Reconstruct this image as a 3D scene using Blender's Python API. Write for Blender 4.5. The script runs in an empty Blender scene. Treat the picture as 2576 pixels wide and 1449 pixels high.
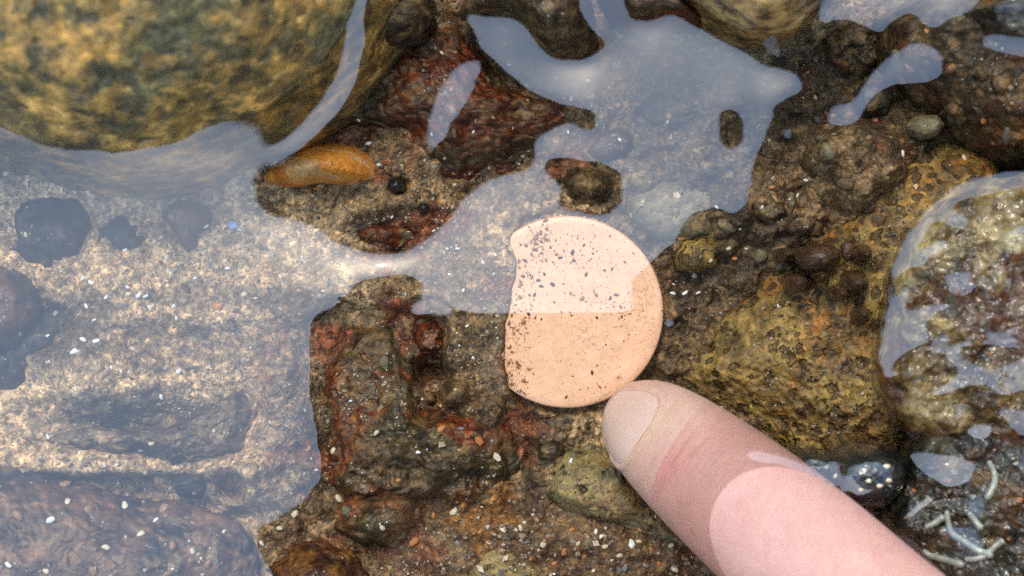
import bpy, math, random
import numpy as np
from mathutils import Vector, Matrix

random.seed(7)
RNG = np.random.default_rng(7)
scene = bpy.context.scene
COL = scene.collection
MM = 0.001

# ------------------------------------------------------------------ camera
CAM_H = 0.200                       # camera height above the still water (z = 0)
TANH = 0.2442                       # tan of half the horizontal field of view
cam_d = bpy.data.cameras.new("camera")
cam_d.sensor_width = 36.0
cam_d.lens = 18.0 / TANH
cam_d.clip_start = 0.005
cam_d.clip_end = 500.0
cam_d.dof.use_dof = True
cam_d.dof.focus_distance = CAM_H + 0.0165
cam_d.dof.aperture_fstop = 24.0
cam = bpy.data.objects.new("camera", cam_d)
cam.location = (0, 0, CAM_H)
COL.objects.link(cam)
scene.camera = cam

# ------------------------------------------------------------------ sky, sun, exposure
SUN_EL, SUN_AZ = math.radians(60), math.radians(-18)    # azimuth from +Y towards +X
world = bpy.data.worlds.new("World")
scene.world = world
world.use_nodes = True
wn, wl = world.node_tree.nodes, world.node_tree.links
for n in list(wn):
    wn.remove(n)
w_out = wn.new("ShaderNodeOutputWorld")
w_bg = wn.new("ShaderNodeBackground")
w_hs = wn.new("ShaderNodeHueSaturation")
w_sky = wn.new("ShaderNodeTexSky")
w_sky.sky_type = 'NISHITA'
w_sky.sun_disc = False
w_sky.sun_elevation = SUN_EL
w_sky.sun_rotation = SUN_AZ
w_sky.air_density = 1.5
w_sky.ozone_density = 1.0
w_sky.dust_density = 1.6
w_hs.inputs["Saturation"].default_value = 1.05
w_bg.inputs["Strength"].default_value = 0.15
wl.new(w_sky.outputs[0], w_hs.inputs["Color"])
w_wb = wn.new("ShaderNodeMix")
w_wb.data_type = 'RGBA'; w_wb.blend_type = 'MULTIPLY'
w_wb.inputs[0].default_value = 1.0
w_wb.inputs[7].default_value = (0.96, 1.01, 0.99, 1)          # white balance of the whole sky
wl.new(w_hs.outputs[0], w_wb.inputs[6])
wl.new(w_wb.outputs[2], w_bg.inputs["Color"])
wl.new(w_bg.outputs[0], w_out.inputs[0])

sun_d = bpy.data.lights.new("sun", 'SUN')
sun_d.energy = 0.7
sun_d.angle = math.radians(12)
sun_d.color = (1.0, 0.93, 0.80)
sun = bpy.data.objects.new("sun", sun_d)
sdir = Vector((math.sin(SUN_AZ) * math.cos(SUN_EL), math.cos(SUN_AZ) * math.cos(SUN_EL), math.sin(SUN_EL)))
sun.rotation_euler = sdir.to_track_quat('Z', 'Y').to_euler()
sun.location = sdir * 3
COL.objects.link(sun)

vs = scene.view_settings
vs.view_transform = 'Standard'
vs.look = 'None'
vs.exposure = 1.54
vs.gamma = 1.0
vs.use_curve_mapping = False
scene.render.engine = 'CYCLES'
scene.cycles.use_denoising = False      # fine grain like the photograph's sensor noise
scene.cycles.transparent_max_bounces = 16
scene.cycles.max_bounces = 6
scene.cycles.adaptive_threshold = 0.02
scene.cycles.sample_clamp_indirect = 6.0

# ------------------------------------------------------------------ picture units -> place
# (u, v) run over a 2576 x 1449 picture of the pool; a depth z picks the point on that sight line
def kz(z):
    return 2 * TANH * (CAM_H - z) / 2576.0

def P(u, v, z=0.0):
    k = kz(z)
    return Vector(((u - 1288) * k, (724.5 - v) * k, z))

# ------------------------------------------------------------------ noise
_perm = RNG.permutation(256).astype(np.int64)
_perm = np.concatenate([_perm, _perm, _perm])
_ang = RNG.uniform(0, 2 * np.pi, 256)
_gz = RNG.uniform(-1, 1, 256)
_gx = np.cos(_ang) * np.sqrt(1 - _gz ** 2)
_gy = np.sin(_ang) * np.sqrt(1 - _gz ** 2)

def perlin(x, y, z):
    xi, yi, zi = np.floor(x).astype(np.int64), np.floor(y).astype(np.int64), np.floor(z).astype(np.int64)
    xf, yf, zf = x - xi, y - yi, z - zi
    xi &= 255; yi &= 255; zi &= 255
    def fade(t):
        return t * t * t * (t * (t * 6 - 15) + 10)
    u, v, w = fade(xf), fade(yf), fade(zf)
    def g(dx, dy, dz):
        h = _perm[_perm[_perm[(xi + dx) & 255] + ((yi + dy) & 255)] + ((zi + dz) & 255)]
        return _gx[h] * (xf - dx) + _gy[h] * (yf - dy) + _gz[h] * (zf - dz)
    def lerp(a, b, t):
        return a + (b - a) * t
    a = lerp(lerp(g(0, 0, 0), g(1, 0, 0), u), lerp(g(0, 1, 0), g(1, 1, 0), u), v)
    b = lerp(lerp(g(0, 0, 1), g(1, 0, 1), u), lerp(g(0, 1, 1), g(1, 1, 1), u), v)
    return lerp(a, b, w) * 1.6

def fbm(x, y, z, size, octaves=4, seed=0.0, rough=0.5):
    s = 1.0 / size
    out, amp = 0.0, 1.0
    for _ in range(octaves):
        out = out + amp * perlin(x * s + seed, y * s + seed * 1.7 + 11.3, z * s + seed * 0.6 + 5.1)
        s *= 2.03
        amp *= rough
    return out

def sstep(a, b, x):
    t = np.clip((x - a) / (b - a), 0, 1)
    return t * t * (3 - 2 * t)

# ------------------------------------------------------------------ mesh helpers
def mesh_from(name, verts, faces, smooth=True):
    """verts (n,3) array, faces (m,k) int array of one size k"""
    verts = np.asarray(verts, dtype=np.float32)
    faces = np.asarray(faces, dtype=np.int32)
    me = bpy.data.meshes.new(name)
    me.vertices.add(len(verts))
    me.vertices.foreach_set("co", verts.ravel())
    k = faces.shape[1]
    me.loops.add(faces.size)
    me.loops.foreach_set("vertex_index", faces.ravel())
    me.polygons.add(len(faces))
    me.polygons.foreach_set("loop_start", np.arange(0, faces.size, k, dtype=np.int32))
    me.polygons.foreach_set("loop_total", np.full(len(faces), k, dtype=np.int32))
    me.update(calc_edges=True)
    me.polygons.foreach_set("use_smooth", np.full(len(faces), smooth, dtype=bool))
    me.validate()
    return me

def grid_faces(nr, nc, wrap=False):
    idx = np.arange(nr * nc).reshape(nr, nc)
    if wrap:
        idx = np.concatenate([idx, idx[:, :1]], axis=1)
    a, b, c, d = idx[:-1, :-1], idx[:-1, 1:], idx[1:, 1:], idx[1:, :-1]
    return np.stack([a, b, c, d], -1).reshape(-1, 4)

def set_col(me, arr, name="tint"):
    arr = np.asarray(arr, dtype=np.float32)
    if arr.shape[1] == 3:
        arr = np.concatenate([arr, np.ones((len(arr), 1), np.float32)], 1)
    ca = me.color_attributes.new(name, 'FLOAT_COLOR', 'POINT')
    ca.data.foreach_set("color", arr.ravel())

def obj(name, me, mat=None, parent=None, loc=None):
    o = bpy.data.objects.new(name, me)
    COL.objects.link(o)
    if mat is not None and me is not None and not me.materials:
        me.materials.append(mat)
    if parent is not None:
        o.parent = parent
    if loc is not None:
        o.location = loc
    return o

def tag(o, label=None, cat=None, group=None, kind=None):
    if label: o["label"] = label
    if cat: o["category"] = cat
    if group: o["group"] = group
    if kind: o["kind"] = kind
    return o

# ------------------------------------------------------------------ materials
def new_mat(name):
    m = bpy.data.materials.new(name)
    m.use_nodes = True
    nt = m.node_tree
    for n in list(nt.nodes):
        nt.nodes.remove(n)
    out = nt.nodes.new("ShaderNodeOutputMaterial")
    return m, nt, out

def N(nt, typ, **kw):
    n = nt.nodes.new(typ)
    for k, v in kw.items():
        if k.startswith("i_"):
            n.inputs[k[2:].replace("_", " ")].default_value = v
        else:
            setattr(n, k, v)
    return n

def ramp(nt, src, stops, interp='LINEAR'):
    r = nt.nodes.new("ShaderNodeValToRGB")
    cr = r.color_ramp
    cr.interpolation = interp
    while len(cr.elements) < len(stops):
        cr.elements.new(0.5)
    for e, (p, c) in zip(cr.elements, stops):
        e.position = p
        e.color = (c[0], c[1], c[2], 1) if hasattr(c, "__len__") else (c, c, c, 1)
    nt.links.new(src, r.inputs[0])
    return r.outputs[0]

def mixc(nt, fac, a, b, mode='MIX'):
    m = nt.nodes.new("ShaderNodeMix")
    m.data_type = 'RGBA'
    m.blend_type = mode
    L = nt.links
    for sock, val in ((m.inputs[0], fac), (m.inputs[6], a), (m.inputs[7], b)):
        if isinstance(val, (int, float)):
            sock.default_value = val
        elif isinstance(val, (tuple, list)):
            sock.default_value = (*val[:3], 1)
        else:
            L.new(val, sock)
    return m.outputs[2]

def maths(nt, op, a, b=None):
    m = nt.nodes.new("ShaderNodeMath")
    m.operation = op
    for s, v in ((m.inputs[0], a), (m.inputs[1], b)):
        if v is None:
            continue
        if isinstance(v, (int, float)):
            s.default_value = v
        else:
            nt.links.new(v, s)
    return m.outputs[0]

def rock_mat(name, cols, cols2=None, s1=260, s2=90, patch=(0.47, 0.55), grain=1900, grain_amt=0.55,
             pits=0, pit_col=(0.02, 0.016, 0.012), pit_size=(0.10, 0.22), fleck=1.0, fleck_col=(0.7, 0.68, 0.62),
             rough=0.55, coat=0.0, coat_bump=None, bump=0.5, seed=0.0, tint=None, distort=0.25, spec=0.4, stretch=None, dust=0.0, gain=0.49):
    """Layered wet stone: two mottled palettes, a crystal/grain pattern, pits, bright flecks."""
    m, nt, out = new_mat(name)
    L = nt.links
    tc = N(nt, "ShaderNodeTexCoord")
    mp = N(nt, "ShaderNodeMapping")
    mp.inputs["Location"].default_value = (seed * 0.37, seed * 0.21, seed * 0.11)
    if stretch:
        mp.inputs["Rotation"].default_value = (0, 0, stretch[0])
        mp.inputs["Scale"].default_value = (stretch[1], stretch[2], 1)
    L.new(tc.outputs["Object"], mp.inputs[0])
    co = mp.outputs[0]
    def noise(scale, detail=7.0, r=0.65, dist=distort):
        n = N(nt, "ShaderNodeTexNoise")
        n.inputs["Scale"].default_value = scale
        n.inputs["Detail"].default_value = detail
        n.inputs["Roughness"].default_value = r
        n.inputs["Distortion"].default_value = dist
        L.new(co, n.inputs["Vector"])
        return n.outputs[0]
    def vor(scale, feature='F1', rnd=1.0):
        n = N(nt, "ShaderNodeTexVoronoi", feature=feature)
        n.inputs["Scale"].default_value = scale
        n.inputs["Randomness"].default_value = rnd
        L.new(co, n.inputs["Vector"])
        return n
    def pal(src, cs):
        k = len(cs)
        return ramp(nt, src, [(0.36 + 0.27 * i / max(1, k - 1), c) for i, c in enumerate(cs)])
    n1 = noise(s1)
    c = pal(n1, cols)
    if tint:
        at = N(nt, "ShaderNodeAttribute", attribute_name="tint")
        c = mixc(nt, tint, c, at.outputs["Color"], 'MIX')
        nn = noise(s1 * 1.7, 8, 0.75)
        c = mixc(nt, 0.85, c, ramp(nt, nn, [(0.36, 0.18), (0.5, 0.9), (0.62, 1.75)]), 'MULTIPLY')
    if cols2:
        n3 = noise(s1 * 2.3, 6, 0.7)
        f = ramp(nt, noise(s2, 5, 0.6, 1.0), [(patch[0], 0.0), (patch[1], 1.0)])
        c = mixc(nt, f, c, pal(n3, cols2))
    v1 = vor(grain)
    sx = N(nt, "ShaderNodeSeparateColor")
    L.new(v1.outputs["Color"], sx.inputs[0])
    gr = ramp(nt, sx.outputs[0], [(0.0, (0.35, 0.33, 0.32)), (0.3, (0.75, 0.72, 0.7)), (0.7, (1.1, 1.06, 1.0)), (1.0, (1.9, 1.75, 1.5))])
    c = mixc(nt, grain_amt, c, gr, 'MULTIPLY')
    v1b = vor(grain * 0.43)
    sxb = N(nt, "ShaderNodeSeparateColor")
    L.new(v1b.outputs["Color"], sxb.inputs[0])
    c = mixc(nt, grain_amt * 0.6, c, ramp(nt, sxb.outputs[1], [(0.0, 0.45), (0.5, 1.0), (1.0, 1.55)]), 'MULTIPLY')
    hgt = maths(nt, 'MULTIPLY', n1, 1.0)
    hgt = maths(nt, 'ADD', hgt, maths(nt, 'MULTIPLY', v1.outputs["Distance"], -0.35))
    if pits:
        v2 = vor(pits)
        nzc = N(nt, "ShaderNodeTexNoise"); nzc.inputs["Scale"].default_value = pits * 1.3; nzc.inputs["Detail"].default_value = 3
        L.new(co, nzc.inputs["Vector"])
        vsub = N(nt, "ShaderNodeVectorMath", operation='SUBTRACT'); vsub.inputs[1].default_value = (0.5, 0.5, 0.5)
        L.new(nzc.outputs["Color"], vsub.inputs[0])
        vsc = N(nt, "ShaderNodeVectorMath", operation='SCALE'); vsc.inputs["Scale"].default_value = 1.1 / pits
        L.new(vsub.outputs[0], vsc.inputs[0])
        vad = N(nt, "ShaderNodeVectorMath", operation='ADD')
        L.new(co, vad.inputs[0]); L.new(vsc.outputs[0], vad.inputs[1])
        L.new(vad.outputs[0], v2.inputs["Vector"])
        s3 = N(nt, "ShaderNodeSeparateColor")
        L.new(v2.outputs["Color"], s3.inputs[0])
        # pit radius differs from cell to cell; some cells have none
        d = maths(nt, 'DIVIDE', v2.outputs["Distance"], maths(nt, 'ADD', maths(nt, 'MULTIPLY', s3.outputs[0], 1.3), 0.25))
        pf = ramp(nt, d, [(pit_size[0], 1.0), (pit_size[1], 0.0)])
        c = mixc(nt, maths(nt, 'MULTIPLY', pf, 0.85), c, pit_col)
        hgt = maths(nt, 'SUBTRACT', hgt, maths(nt, 'MULTIPLY', pf, 0.8))
    if fleck < 1:
        ff = ramp(nt, sx.outputs[2], [(fleck, 0.0), (min(1.0, fleck + 0.004), 1.0)])
        c = mixc(nt, ff, c, fleck_col)
    if dust:
        # sand that has settled on the upward faces, in drifts
        ge = N(nt, "ShaderNodeNewGeometry")
        sz_ = N(nt, "ShaderNodeSeparateXYZ")
        L.new(ge.outputs["Normal"], sz_.inputs[0])
        upf = ramp(nt, sz_.outputs[2], [(0.62, 0.0), (0.9, 1.0)])
        dm = ramp(nt, noise(170, 6, 0.75), [(0.50 - 0.10 * dust, 0.0), (0.60, 1.0)])
        dcol = mixc(nt, 0.9, (0.25, 0.19, 0.12), gr, 'MULTIPLY')
        c = mixc(nt, maths(nt, 'MULTIPLY', maths(nt, 'MULTIPLY', upf, dm), min(1.0, dust * 1.3)), c, dcol)
    c = mixc(nt, 1.0, c, (1.12 * gain, 0.93 * gain, 0.66 * gain), 'MULTIPLY')
    b = N(nt, "ShaderNodeBump")
    b.inputs["Strength"].default_value = bump
    b.inputs["Distance"].default_value = 0.0006
    L.new(hgt, b.inputs["Height"])
    pr = N(nt, "ShaderNodeBsdfPrincipled")
    L.new(c, pr.inputs["Base Color"])
    pr.inputs["Roughness"].default_value = rough
    pr.inputs["Specular IOR Level"].default_value = spec
    L.new(b.outputs[0], pr.inputs["Normal"])
    if coat:
        pr.inputs["Coat Weight"].default_value = coat
        pr.inputs["Coat Roughness"].default_value = 0.04
        pr.inputs["Coat IOR"].default_value = 1.6
        cb = N(nt, "ShaderNodeBump")
        cs, cd = coat_bump or (260, 0.0006)
        cb.inputs["Strength"].default_value = 1.0
        cb.inputs["Distance"].default_value = cd
        L.new(noise(cs, 3, 0.45, 0.8), cb.inputs["Height"])
        L.new(cb.outputs[0], pr.inputs["Coat Normal"])
    L.new(pr.outputs[0], out.inputs[0])
    return m

def plain_mat(name, col, rough=0.5, spec=0.5, metal=0.0, var=0.25, scale=600, coat=0.0, sss=0.0):
    m, nt, out = new_mat(name)
    L = nt.links
    tc = N(nt, "ShaderNodeTexCoord")
    n = N(nt, "ShaderNodeTexNoise")
    n.inputs["Scale"].default_value = scale
    n.inputs["Detail"].default_value = 5
    L.new(tc.outputs["Object"], n.inputs["Vector"])
    c = mixc(nt, 1.0, tuple(col), ramp(nt, n.outputs[0], [(0.3, 1 - var), (0.7, 1 + var)]), 'MULTIPLY')
    pr = N(nt, "ShaderNodeBsdfPrincipled")
    L.new(c, pr.inputs["Base Color"])
    pr.inputs["Roughness"].default_value = rough
    pr.inputs["Specular IOR Level"].default_value = spec
    pr.inputs["Metallic"].default_value = metal
    pr.inputs["Coat Weight"].default_value = coat
    if sss:
        pr.inputs["Subsurface Weight"].default_value = sss
        pr.inputs["Subsurface Radius"].default_value = (0.0008, 0.0004, 0.0003)
        pr.inputs["Subsurface Scale"].default_value = 1.0
    L.new(pr.outputs[0], out.inputs[0])
    return m

OCHRE = (0.30, 0.185, 0.045); DKGREEN = (0.045, 0.05, 0.035); OLIVE = (0.15, 0.115, 0.035)
TAN = (0.40, 0.28, 0.15); SAND = (0.30, 0.235, 0.165); DKBROWN = (0.045, 0.03, 0.018)
RUST = (0.15, 0.035, 0.012); GREYG = (0.16, 0.185, 0.16); SLATE = (0.05, 0.05, 0.055); BROWN = (0.13, 0.09, 0.055)
ORANGE = (0.42, 0.15, 0.03); BLACK = (0.012, 0.011, 0.01); PALE = (0.42, 0.40, 0.34)

M = {}
M['bed'] = rock_mat("sand_and_gravel", [(0.10, 0.075, 0.05), (0.22, 0.165, 0.11), (0.32, 0.25, 0.17)], tint=0.86, s1=420,
                    grain=2600, grain_amt=0.8, fleck=0.9975, bump=0.7, rough=0.6, gain=0.95)
M['boulder'] = rock_mat("ochre_lichen_stone", [(0.035, 0.034, 0.02), (0.10, 0.08, 0.034), (0.22, 0.155, 0.05), (0.34, 0.215, 0.06), (0.48, 0.32, 0.13)],
                        [(0.045, 0.047, 0.028), (0.085, 0.088, 0.05), (0.18, 0.17, 0.09)], s1=330, s2=60, patch=(0.49, 0.60),
                        grain=1000, grain_amt=0.6, pits=420, pit_col=(0.04, 0.036, 0.022), pit_size=(0.16, 0.34), rough=0.5, coat=0.2, bump=0.6, seed=1, distort=0.12, gain=1.05)
M['topstone'] = rock_mat("golden_speckled_stone", [DKBROWN, (0.16, 0.10, 0.04), (0.34, 0.24, 0.10), (0.45, 0.33, 0.15)],
                         None, s1=420, grain=1300, grain_amt=0.5, pits=700, pit_size=(0.1, 0.25), rough=0.4, coat=0.4, seed=2, gain=0.9)
M['orange'] = rock_mat("amber_pebble", [(0.22, 0.06, 0.012), (0.46, 0.19, 0.035), (0.50, 0.25, 0.06)],
                       [(0.45, 0.33, 0.2), (0.36, 0.26, 0.17)], s1=130, s2=150, patch=(0.56, 0.64), grain=2500, grain_amt=0.2,
                       pits=1100, pit_col=(0.05, 0.02, 0.01), pit_size=(0.08, 0.16), rough=0.3, bump=0.25, fleck=1.0, seed=3, gain=1.35)
M['rust'] = rock_mat("rusty_brown_rock", [(0.02, 0.012, 0.008), (0.075, 0.05, 0.028), (0.13, 0.10, 0.05), (0.22, 0.16, 0.09)],
                     [(0.03, 0.009, 0.005), (0.16, 0.034, 0.013), (0.30, 0.095, 0.03)], s1=360, s2=75, patch=(0.47, 0.57),
                     grain=1700, grain_amt=0.75, fleck=0.9975, dust=0.85, seed=4, stretch=(0.5, 0.8, 1.3))
M['mottled'] = rock_mat("mottled_olive_rock", [(0.022, 0.017, 0.01), (0.09, 0.072, 0.04), (0.15, 0.12, 0.06), (0.25, 0.19, 0.11)],
                        [(0.05, 0.014, 0.006), (0.26, 0.06, 0.016), (0.46, 0.20, 0.05)], s1=380, s2=105, patch=(0.49, 0.59),
                        grain=1600, grain_amt=0.75, fleck=0.9975, dust=0.7, seed=5)
M['mottled2'] = rock_mat("mottled_brown_rock", [(0.025, 0.018, 0.012), (0.10, 0.075, 0.045), (0.19, 0.15, 0.09), (0.28, 0.22, 0.14)],
                         [(0.04, 0.05, 0.042), (0.08, 0.09, 0.07), (0.15, 0.15, 0.11)], s1=420, s2=120, patch=(0.52, 0.62),
                         grain=1500, grain_amt=0.75, fleck=0.9975, dust=0.7, seed=6)
M['slate'] = rock_mat("dark_slate_stone", [(0.02, 0.02, 0.023), (0.045, 0.044, 0.048), (0.075, 0.068, 0.068)], None, s1=230,
                      grain=2200, grain_amt=0.35, fleck=0.9975, rough=0.6, bump=0.3, dust=0.3, seed=7, gain=0.8)
M['darksand'] = rock_mat("dark_grey_sandy_rock", [(0.03, 0.027, 0.024), (0.08, 0.068, 0.055), (0.16, 0.13, 0.10)], None, s1=300, grain=1800, grain_amt=0.8,
                         bump=0.7, dust=0.8, seed=19, gain=0.9)
M['maroon'] = rock_mat("maroon_stone", [(0.035, 0.02, 0.018), (0.10, 0.052, 0.042), (0.17, 0.09, 0.07)], None, s1=260,
                       grain=2000, grain_amt=0.4, fleck=0.9975, rough=0.55, dust=0.5, seed=8)
M['mauve'] = rock_mat("mauve_conglomerate", [(0.05, 0.032, 0.028), (0.13, 0.08, 0.065), (0.22, 0.14, 0.11)],
                      [(0.025, 0.022, 0.024), (0.05, 0.045, 0.045)], s1=300, s2=80, patch=(0.53, 0.62), grain=1100, grain_amt=0.7,
                      fleck=0.9975, dust=0.5, seed=9, gain=0.75)
M['greystone'] = rock_mat("pale_grey_green_stone", [(0.08, 0.085, 0.06), (0.16, 0.165, 0.125), (0.24, 0.235, 0.18)], None, s1=200,
                          grain=1800, grain_amt=0.4, fleck=0.99, dust=0.7, seed=10, gain=0.8)
M['yellow'] = rock_mat("porous_yellow_green_rock", [(0.07, 0.048, 0.020), (0.17, 0.125, 0.045), (0.27, 0.21, 0.075), (0.36, 0.29, 0.11)],
                       [(0.05, 0.048, 0.03), (0.11, 0.085, 0.04), (0.26, 0.13, 0.03), (0.34, 0.19, 0.05)], s1=240, s2=70, patch=(0.50, 0.58), grain=1500, grain_amt=0.5,
                       pits=700, pit_col=(0.05, 0.03, 0.014), pit_size=(0.30, 0.42), fleck=0.9975, bump=0.9, dust=0.25, seed=11, gain=0.92)
M['porous'] = rock_mat("pale_porous_stone", [(0.09, 0.075, 0.045), (0.20, 0.17, 0.09), (0.33, 0.29, 0.16), (0.40, 0.35, 0.21)],
                       [(0.13, 0.15, 0.13), (0.24, 0.25, 0.2)], s1=280, s2=140, patch=(0.55, 0.63), grain=1800, grain_amt=0.4,
                       pits=760, pit_col=(0.06, 0.045, 0.028), pit_size=(0.16, 0.32), fleck=0.9975, bump=0.9, dust=0.5, seed=12, gain=0.75)
M['wetrock'] = rock_mat("wet_yellow_olive_rock", [(0.04, 0.03, 0.014), (0.15, 0.105, 0.035), (0.30, 0.23, 0.08), (0.50, 0.44, 0.24), (0.58, 0.54, 0.36)],
                        [(0.05, 0.025, 0.012), (0.16, 0.07, 0.02), (0.12, 0.115, 0.06)], s1=220, s2=110, patch=(0.49, 0.56), grain=1300, grain_amt=0.5,
                        rough=0.4, coat=0.5, coat_bump=(150, 0.0007), bump=0.7, seed=13, gain=0.46)
M['darkwet'] = rock_mat("dark_wet_barnacled_rock", [(0.008, 0.009, 0.009), (0.025, 0.028, 0.026), (0.06, 0.062, 0.05), (0.12, 0.12, 0.09)],
                        [(0.05, 0.035, 0.012), (0.16, 0.09, 0.02), (0.26, 0.15, 0.035)], s1=300, s2=130, patch=(0.58, 0.66), grain=1200, grain_amt=0.5,
                        rough=0.4, coat=0.45, coat_bump=(170, 0.0006), bump=0.8, gain=0.42, seed=14)
M['bluewet'] = rock_mat("blue_black_wet_pebble", [(0.008, 0.012, 0.016), (0.018, 0.028, 0.038), (0.035, 0.05, 0.06)], None, s1=200, grain=1500, grain_amt=0.3,
                        rough=0.3, coat=1.0, coat_bump=(170, 0.0006), bump=0.3, fleck=0.9975, fleck_col=(0.5, 0.42, 0.25), seed=15)
M['gravelrock'] = rock_mat("dark_gravelly_rock", [(0.018, 0.014, 0.009), (0.06, 0.045, 0.026), (0.12, 0.09, 0.05), (0.20, 0.14, 0.07)],
                           [(0.05, 0.02, 0.01), (0.15, 0.06, 0.02), (0.24, 0.14, 0.04)], s1=420, s2=150, patch=(0.54, 0.62), grain=1100, grain_amt=0.8,
                           fleck=0.9975, bump=0.9, dust=0.7, seed=16)
M['limpet'] = rock_mat("dark_limpet_shell", [(0.03, 0.015, 0.01), (0.09, 0.055, 0.035), (0.17, 0.115, 0.08)], None, s1=500, grain=2500, grain_amt=0.4,
                       rough=0.3, coat=0.3, fleck=0.9975, bump=0.5, seed=17)
M['amberweed'] = rock_mat("rust_orange_weedy_stone", [(0.025, 0.010, 0.005), (0.10, 0.035, 0.010), (0.22, 0.10, 0.025), (0.34, 0.19, 0.06)], None,
                          s1=330, grain=1700, grain_amt=0.6, fleck=0.99, bump=0.8, dust=0.5, seed=18)
M['black'] = plain_mat("hole_stand_in_black", (0.012, 0.012, 0.013), 0.25, 0.5)  # flat black for the balls that stand in for holes
PEB = {
    'white': plain_mat("white_shell", (0.74, 0.73, 0.69), 0.4, 0.5, var=0.2),
    'cream': plain_mat("cream_grit", (0.58, 0.49, 0.33), 0.45, 0.5, var=0.25),
    'orange': plain_mat("orange_grit", (0.45, 0.17, 0.05), 0.45, 0.5, var=0.3),
    'grey': plain_mat("grey_grit", (0.17, 0.18, 0.17), 0.5, 0.5, var=0.3),
    'dark': plain_mat("dark_grit", (0.035, 0.03, 0.027), 0.4, 0.5, var=0.3),
    'brown': plain_mat("brown_grit", (0.25, 0.13, 0.055), 0.45, 0.5, var=0.3),
    'blue': plain_mat("pale_blue_grit", (0.40, 0.47, 0.72), 0.4, 0.5, var=0.15),
}
M['grains'] = None
def grains_mat():
    m, nt, out = new_mat("loose_sand")
    at = N(nt, "ShaderNodeAttribute", attribute_name="tint")
    pr = N(nt, "ShaderNodeBsdfPrincipled")
    pr.inputs["Roughness"].default_value = 0.45
    nt.links.new(at.outputs["Color"], pr.inputs["Base Color"])
    nt.links.new(pr.outputs[0], out.inputs[0])
    return m
M['grains'] = grains_mat()

# ------------------------------------------------------------------ the bed: one sheet from the pool floor to the horizon
COIN_C, COIN_R, COIN_Z = (1427, 785), 242, -0.0165      # picture centre, radius, height of its upper face
def axis_coords(half, step, far):
    core = np.arange(-half, half + step * 0.5, step)
    out, d, x = [], step, half
    while x < far:
        d *= 1.17
        x += d
        out.append(x)
    out = np.array(out)
    return np.concatenate([-out[::-1], core, out])

def blob(u, v, cu, cv, ru, rv, edge=0.35, wob=0):
    d = np.sqrt(((u - cu) / ru) ** 2 + ((v - cv) / rv) ** 2) + wob
    return 1 - sstep(1 - edge, 1 + edge, d)

xs = axis_coords(0.066, 0.00022, 150.0)
ys = axis_coords(0.044, 0.00022, 150.0)
X, Y = np.meshgrid(xs, ys)
kb = kz(-0.017)
U, V = 1288 + X / kb, 724.5 - Y / kb
R_ = np.sqrt(X ** 2 + Y ** 2)
near = R_ < 0.3
zero = np.zeros_like(X)
n_big = fbm(X, Y, zero, 0.009, 3, 1.0)
n_mid = fbm(X, Y, zero, 0.0028, 4, 2.0, 0.55)
n_fin = fbm(X, Y, zero, 0.0007, 2, 3.0, 0.6)
warp = fbm(X, Y, zero, 0.004, 3, 4.0) * 0.22
Z = -0.0185 + 0.0011 * n_big + (0.0007 + 0.0006 * sstep(700, 1500, U)) * n_mid + 0.00022 * n_fin
for cu, cv, ru, rv, dz in [
        (560, 690, 330, 120, 2.2), (250, 800, 120, 190, 2.6), (190, 930, 150, 110, 2.2), (640, 830, 190, 130, 1.4),
        (640, 1010, 110, 220, 1.4), (330, 960, 170, 80, 1.8), (160, 1080, 110, 50, 1.5), (330, 1165, 360, 34, 2.6),
        (600, 1230, 120, 60, 2.0), (720, 1130, 90, 200, 2.0), (350, 440, 500, 60, 1.2), (980, 460, 150, 130, 2.2),
        (830, 560, 180, 70, 1.4), (980, 720, 160, 60, 1.8), (1180, 680, 120, 150, 2.4), (1160, 880, 90, 120, 1.8),
        (1100, 985, 75, 30, 2.0), (1230, 1010, 80, 60, 1.0), (2000, 480, 260, 120, 3.0), (2150, 420, 140, 90, 4.5),
        (1950, 600, 200, 120, 2.2), (1850, 330, 160, 120, 2.0), (2250, 300, 300, 200, 4.0), (1500, 1400, 340, 90, 1.6),
        (1660, 330, 250, 190, 1.5)]:
    Z += dz * MM * blob(U, V, cu, cv, ru, rv, 0.5, warp)
for cu, cv, ru, rv, dz in [(1090, 960, 40, 60, -4), (1080, 835, 46, 40, -3), (1010, 560, 90, 40, -1.5), (130, 830, 60, 60, -2),
                           (585, 1222, 32, 44, -3.5), (1010, 470, 26, 22, -1.0), (1300, 1130, 40, 160, -1.5)]:
    Z += dz * MM * blob(U, V, cu, cv, ru, rv, 0.4, warp)
# the disc lies bare on its right side; sand has banked over its left rim
rc = np.sqrt((U - COIN_C[0]) ** 2 + (V - COIN_C[1]) ** 2)
edge_u = np.interp(V, [520, 560, 600, 640, 700, 760, 800, 860, 920, 980, 1010, 1040],
                   [1330, 1310, 1288, 1300, 1306, 1290, 1278, 1274, 1272, 1282, 1300, 1330]) + 14 * warp + 5 * n_mid
bare = (1 - sstep(1.02, 1.10, rc / COIN_R)) * sstep(-9, 9, U - edge_u)
bank = (1 - sstep(0.95, 1.25, rc / COIN_R)) * (1 - sstep(-14, 10, U - edge_u))
Z = Z * (1 - bare) + (COIN_Z - 0.0022) * bare
Z = np.maximum(Z, (COIN_Z + 0.0006 + 0.0008 * n_mid * 0.5) * bank + Z * (1 - bank))
Z = np.where(rc < COIN_R * 1.15, np.where((U > edge_u + 20), np.minimum(Z, COIN_Z - 0.0004), Z), Z)
# away from the pool: the shore climbs out of the water as rough rock
shore = sstep(0.10, 0.26, R_ * (1 + 0.25 * fbm(X, Y, zero, 0.09, 2, 9.0)))
Z = Z * (1 - shore) + shore * (0.022 + 0.012 * fbm(X, Y, zero, 0.11, 4, 7.0) + 0.05 * sstep(1, 8, R_) * fbm(X, Y, zero, 2.2, 3, 8.0))

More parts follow.
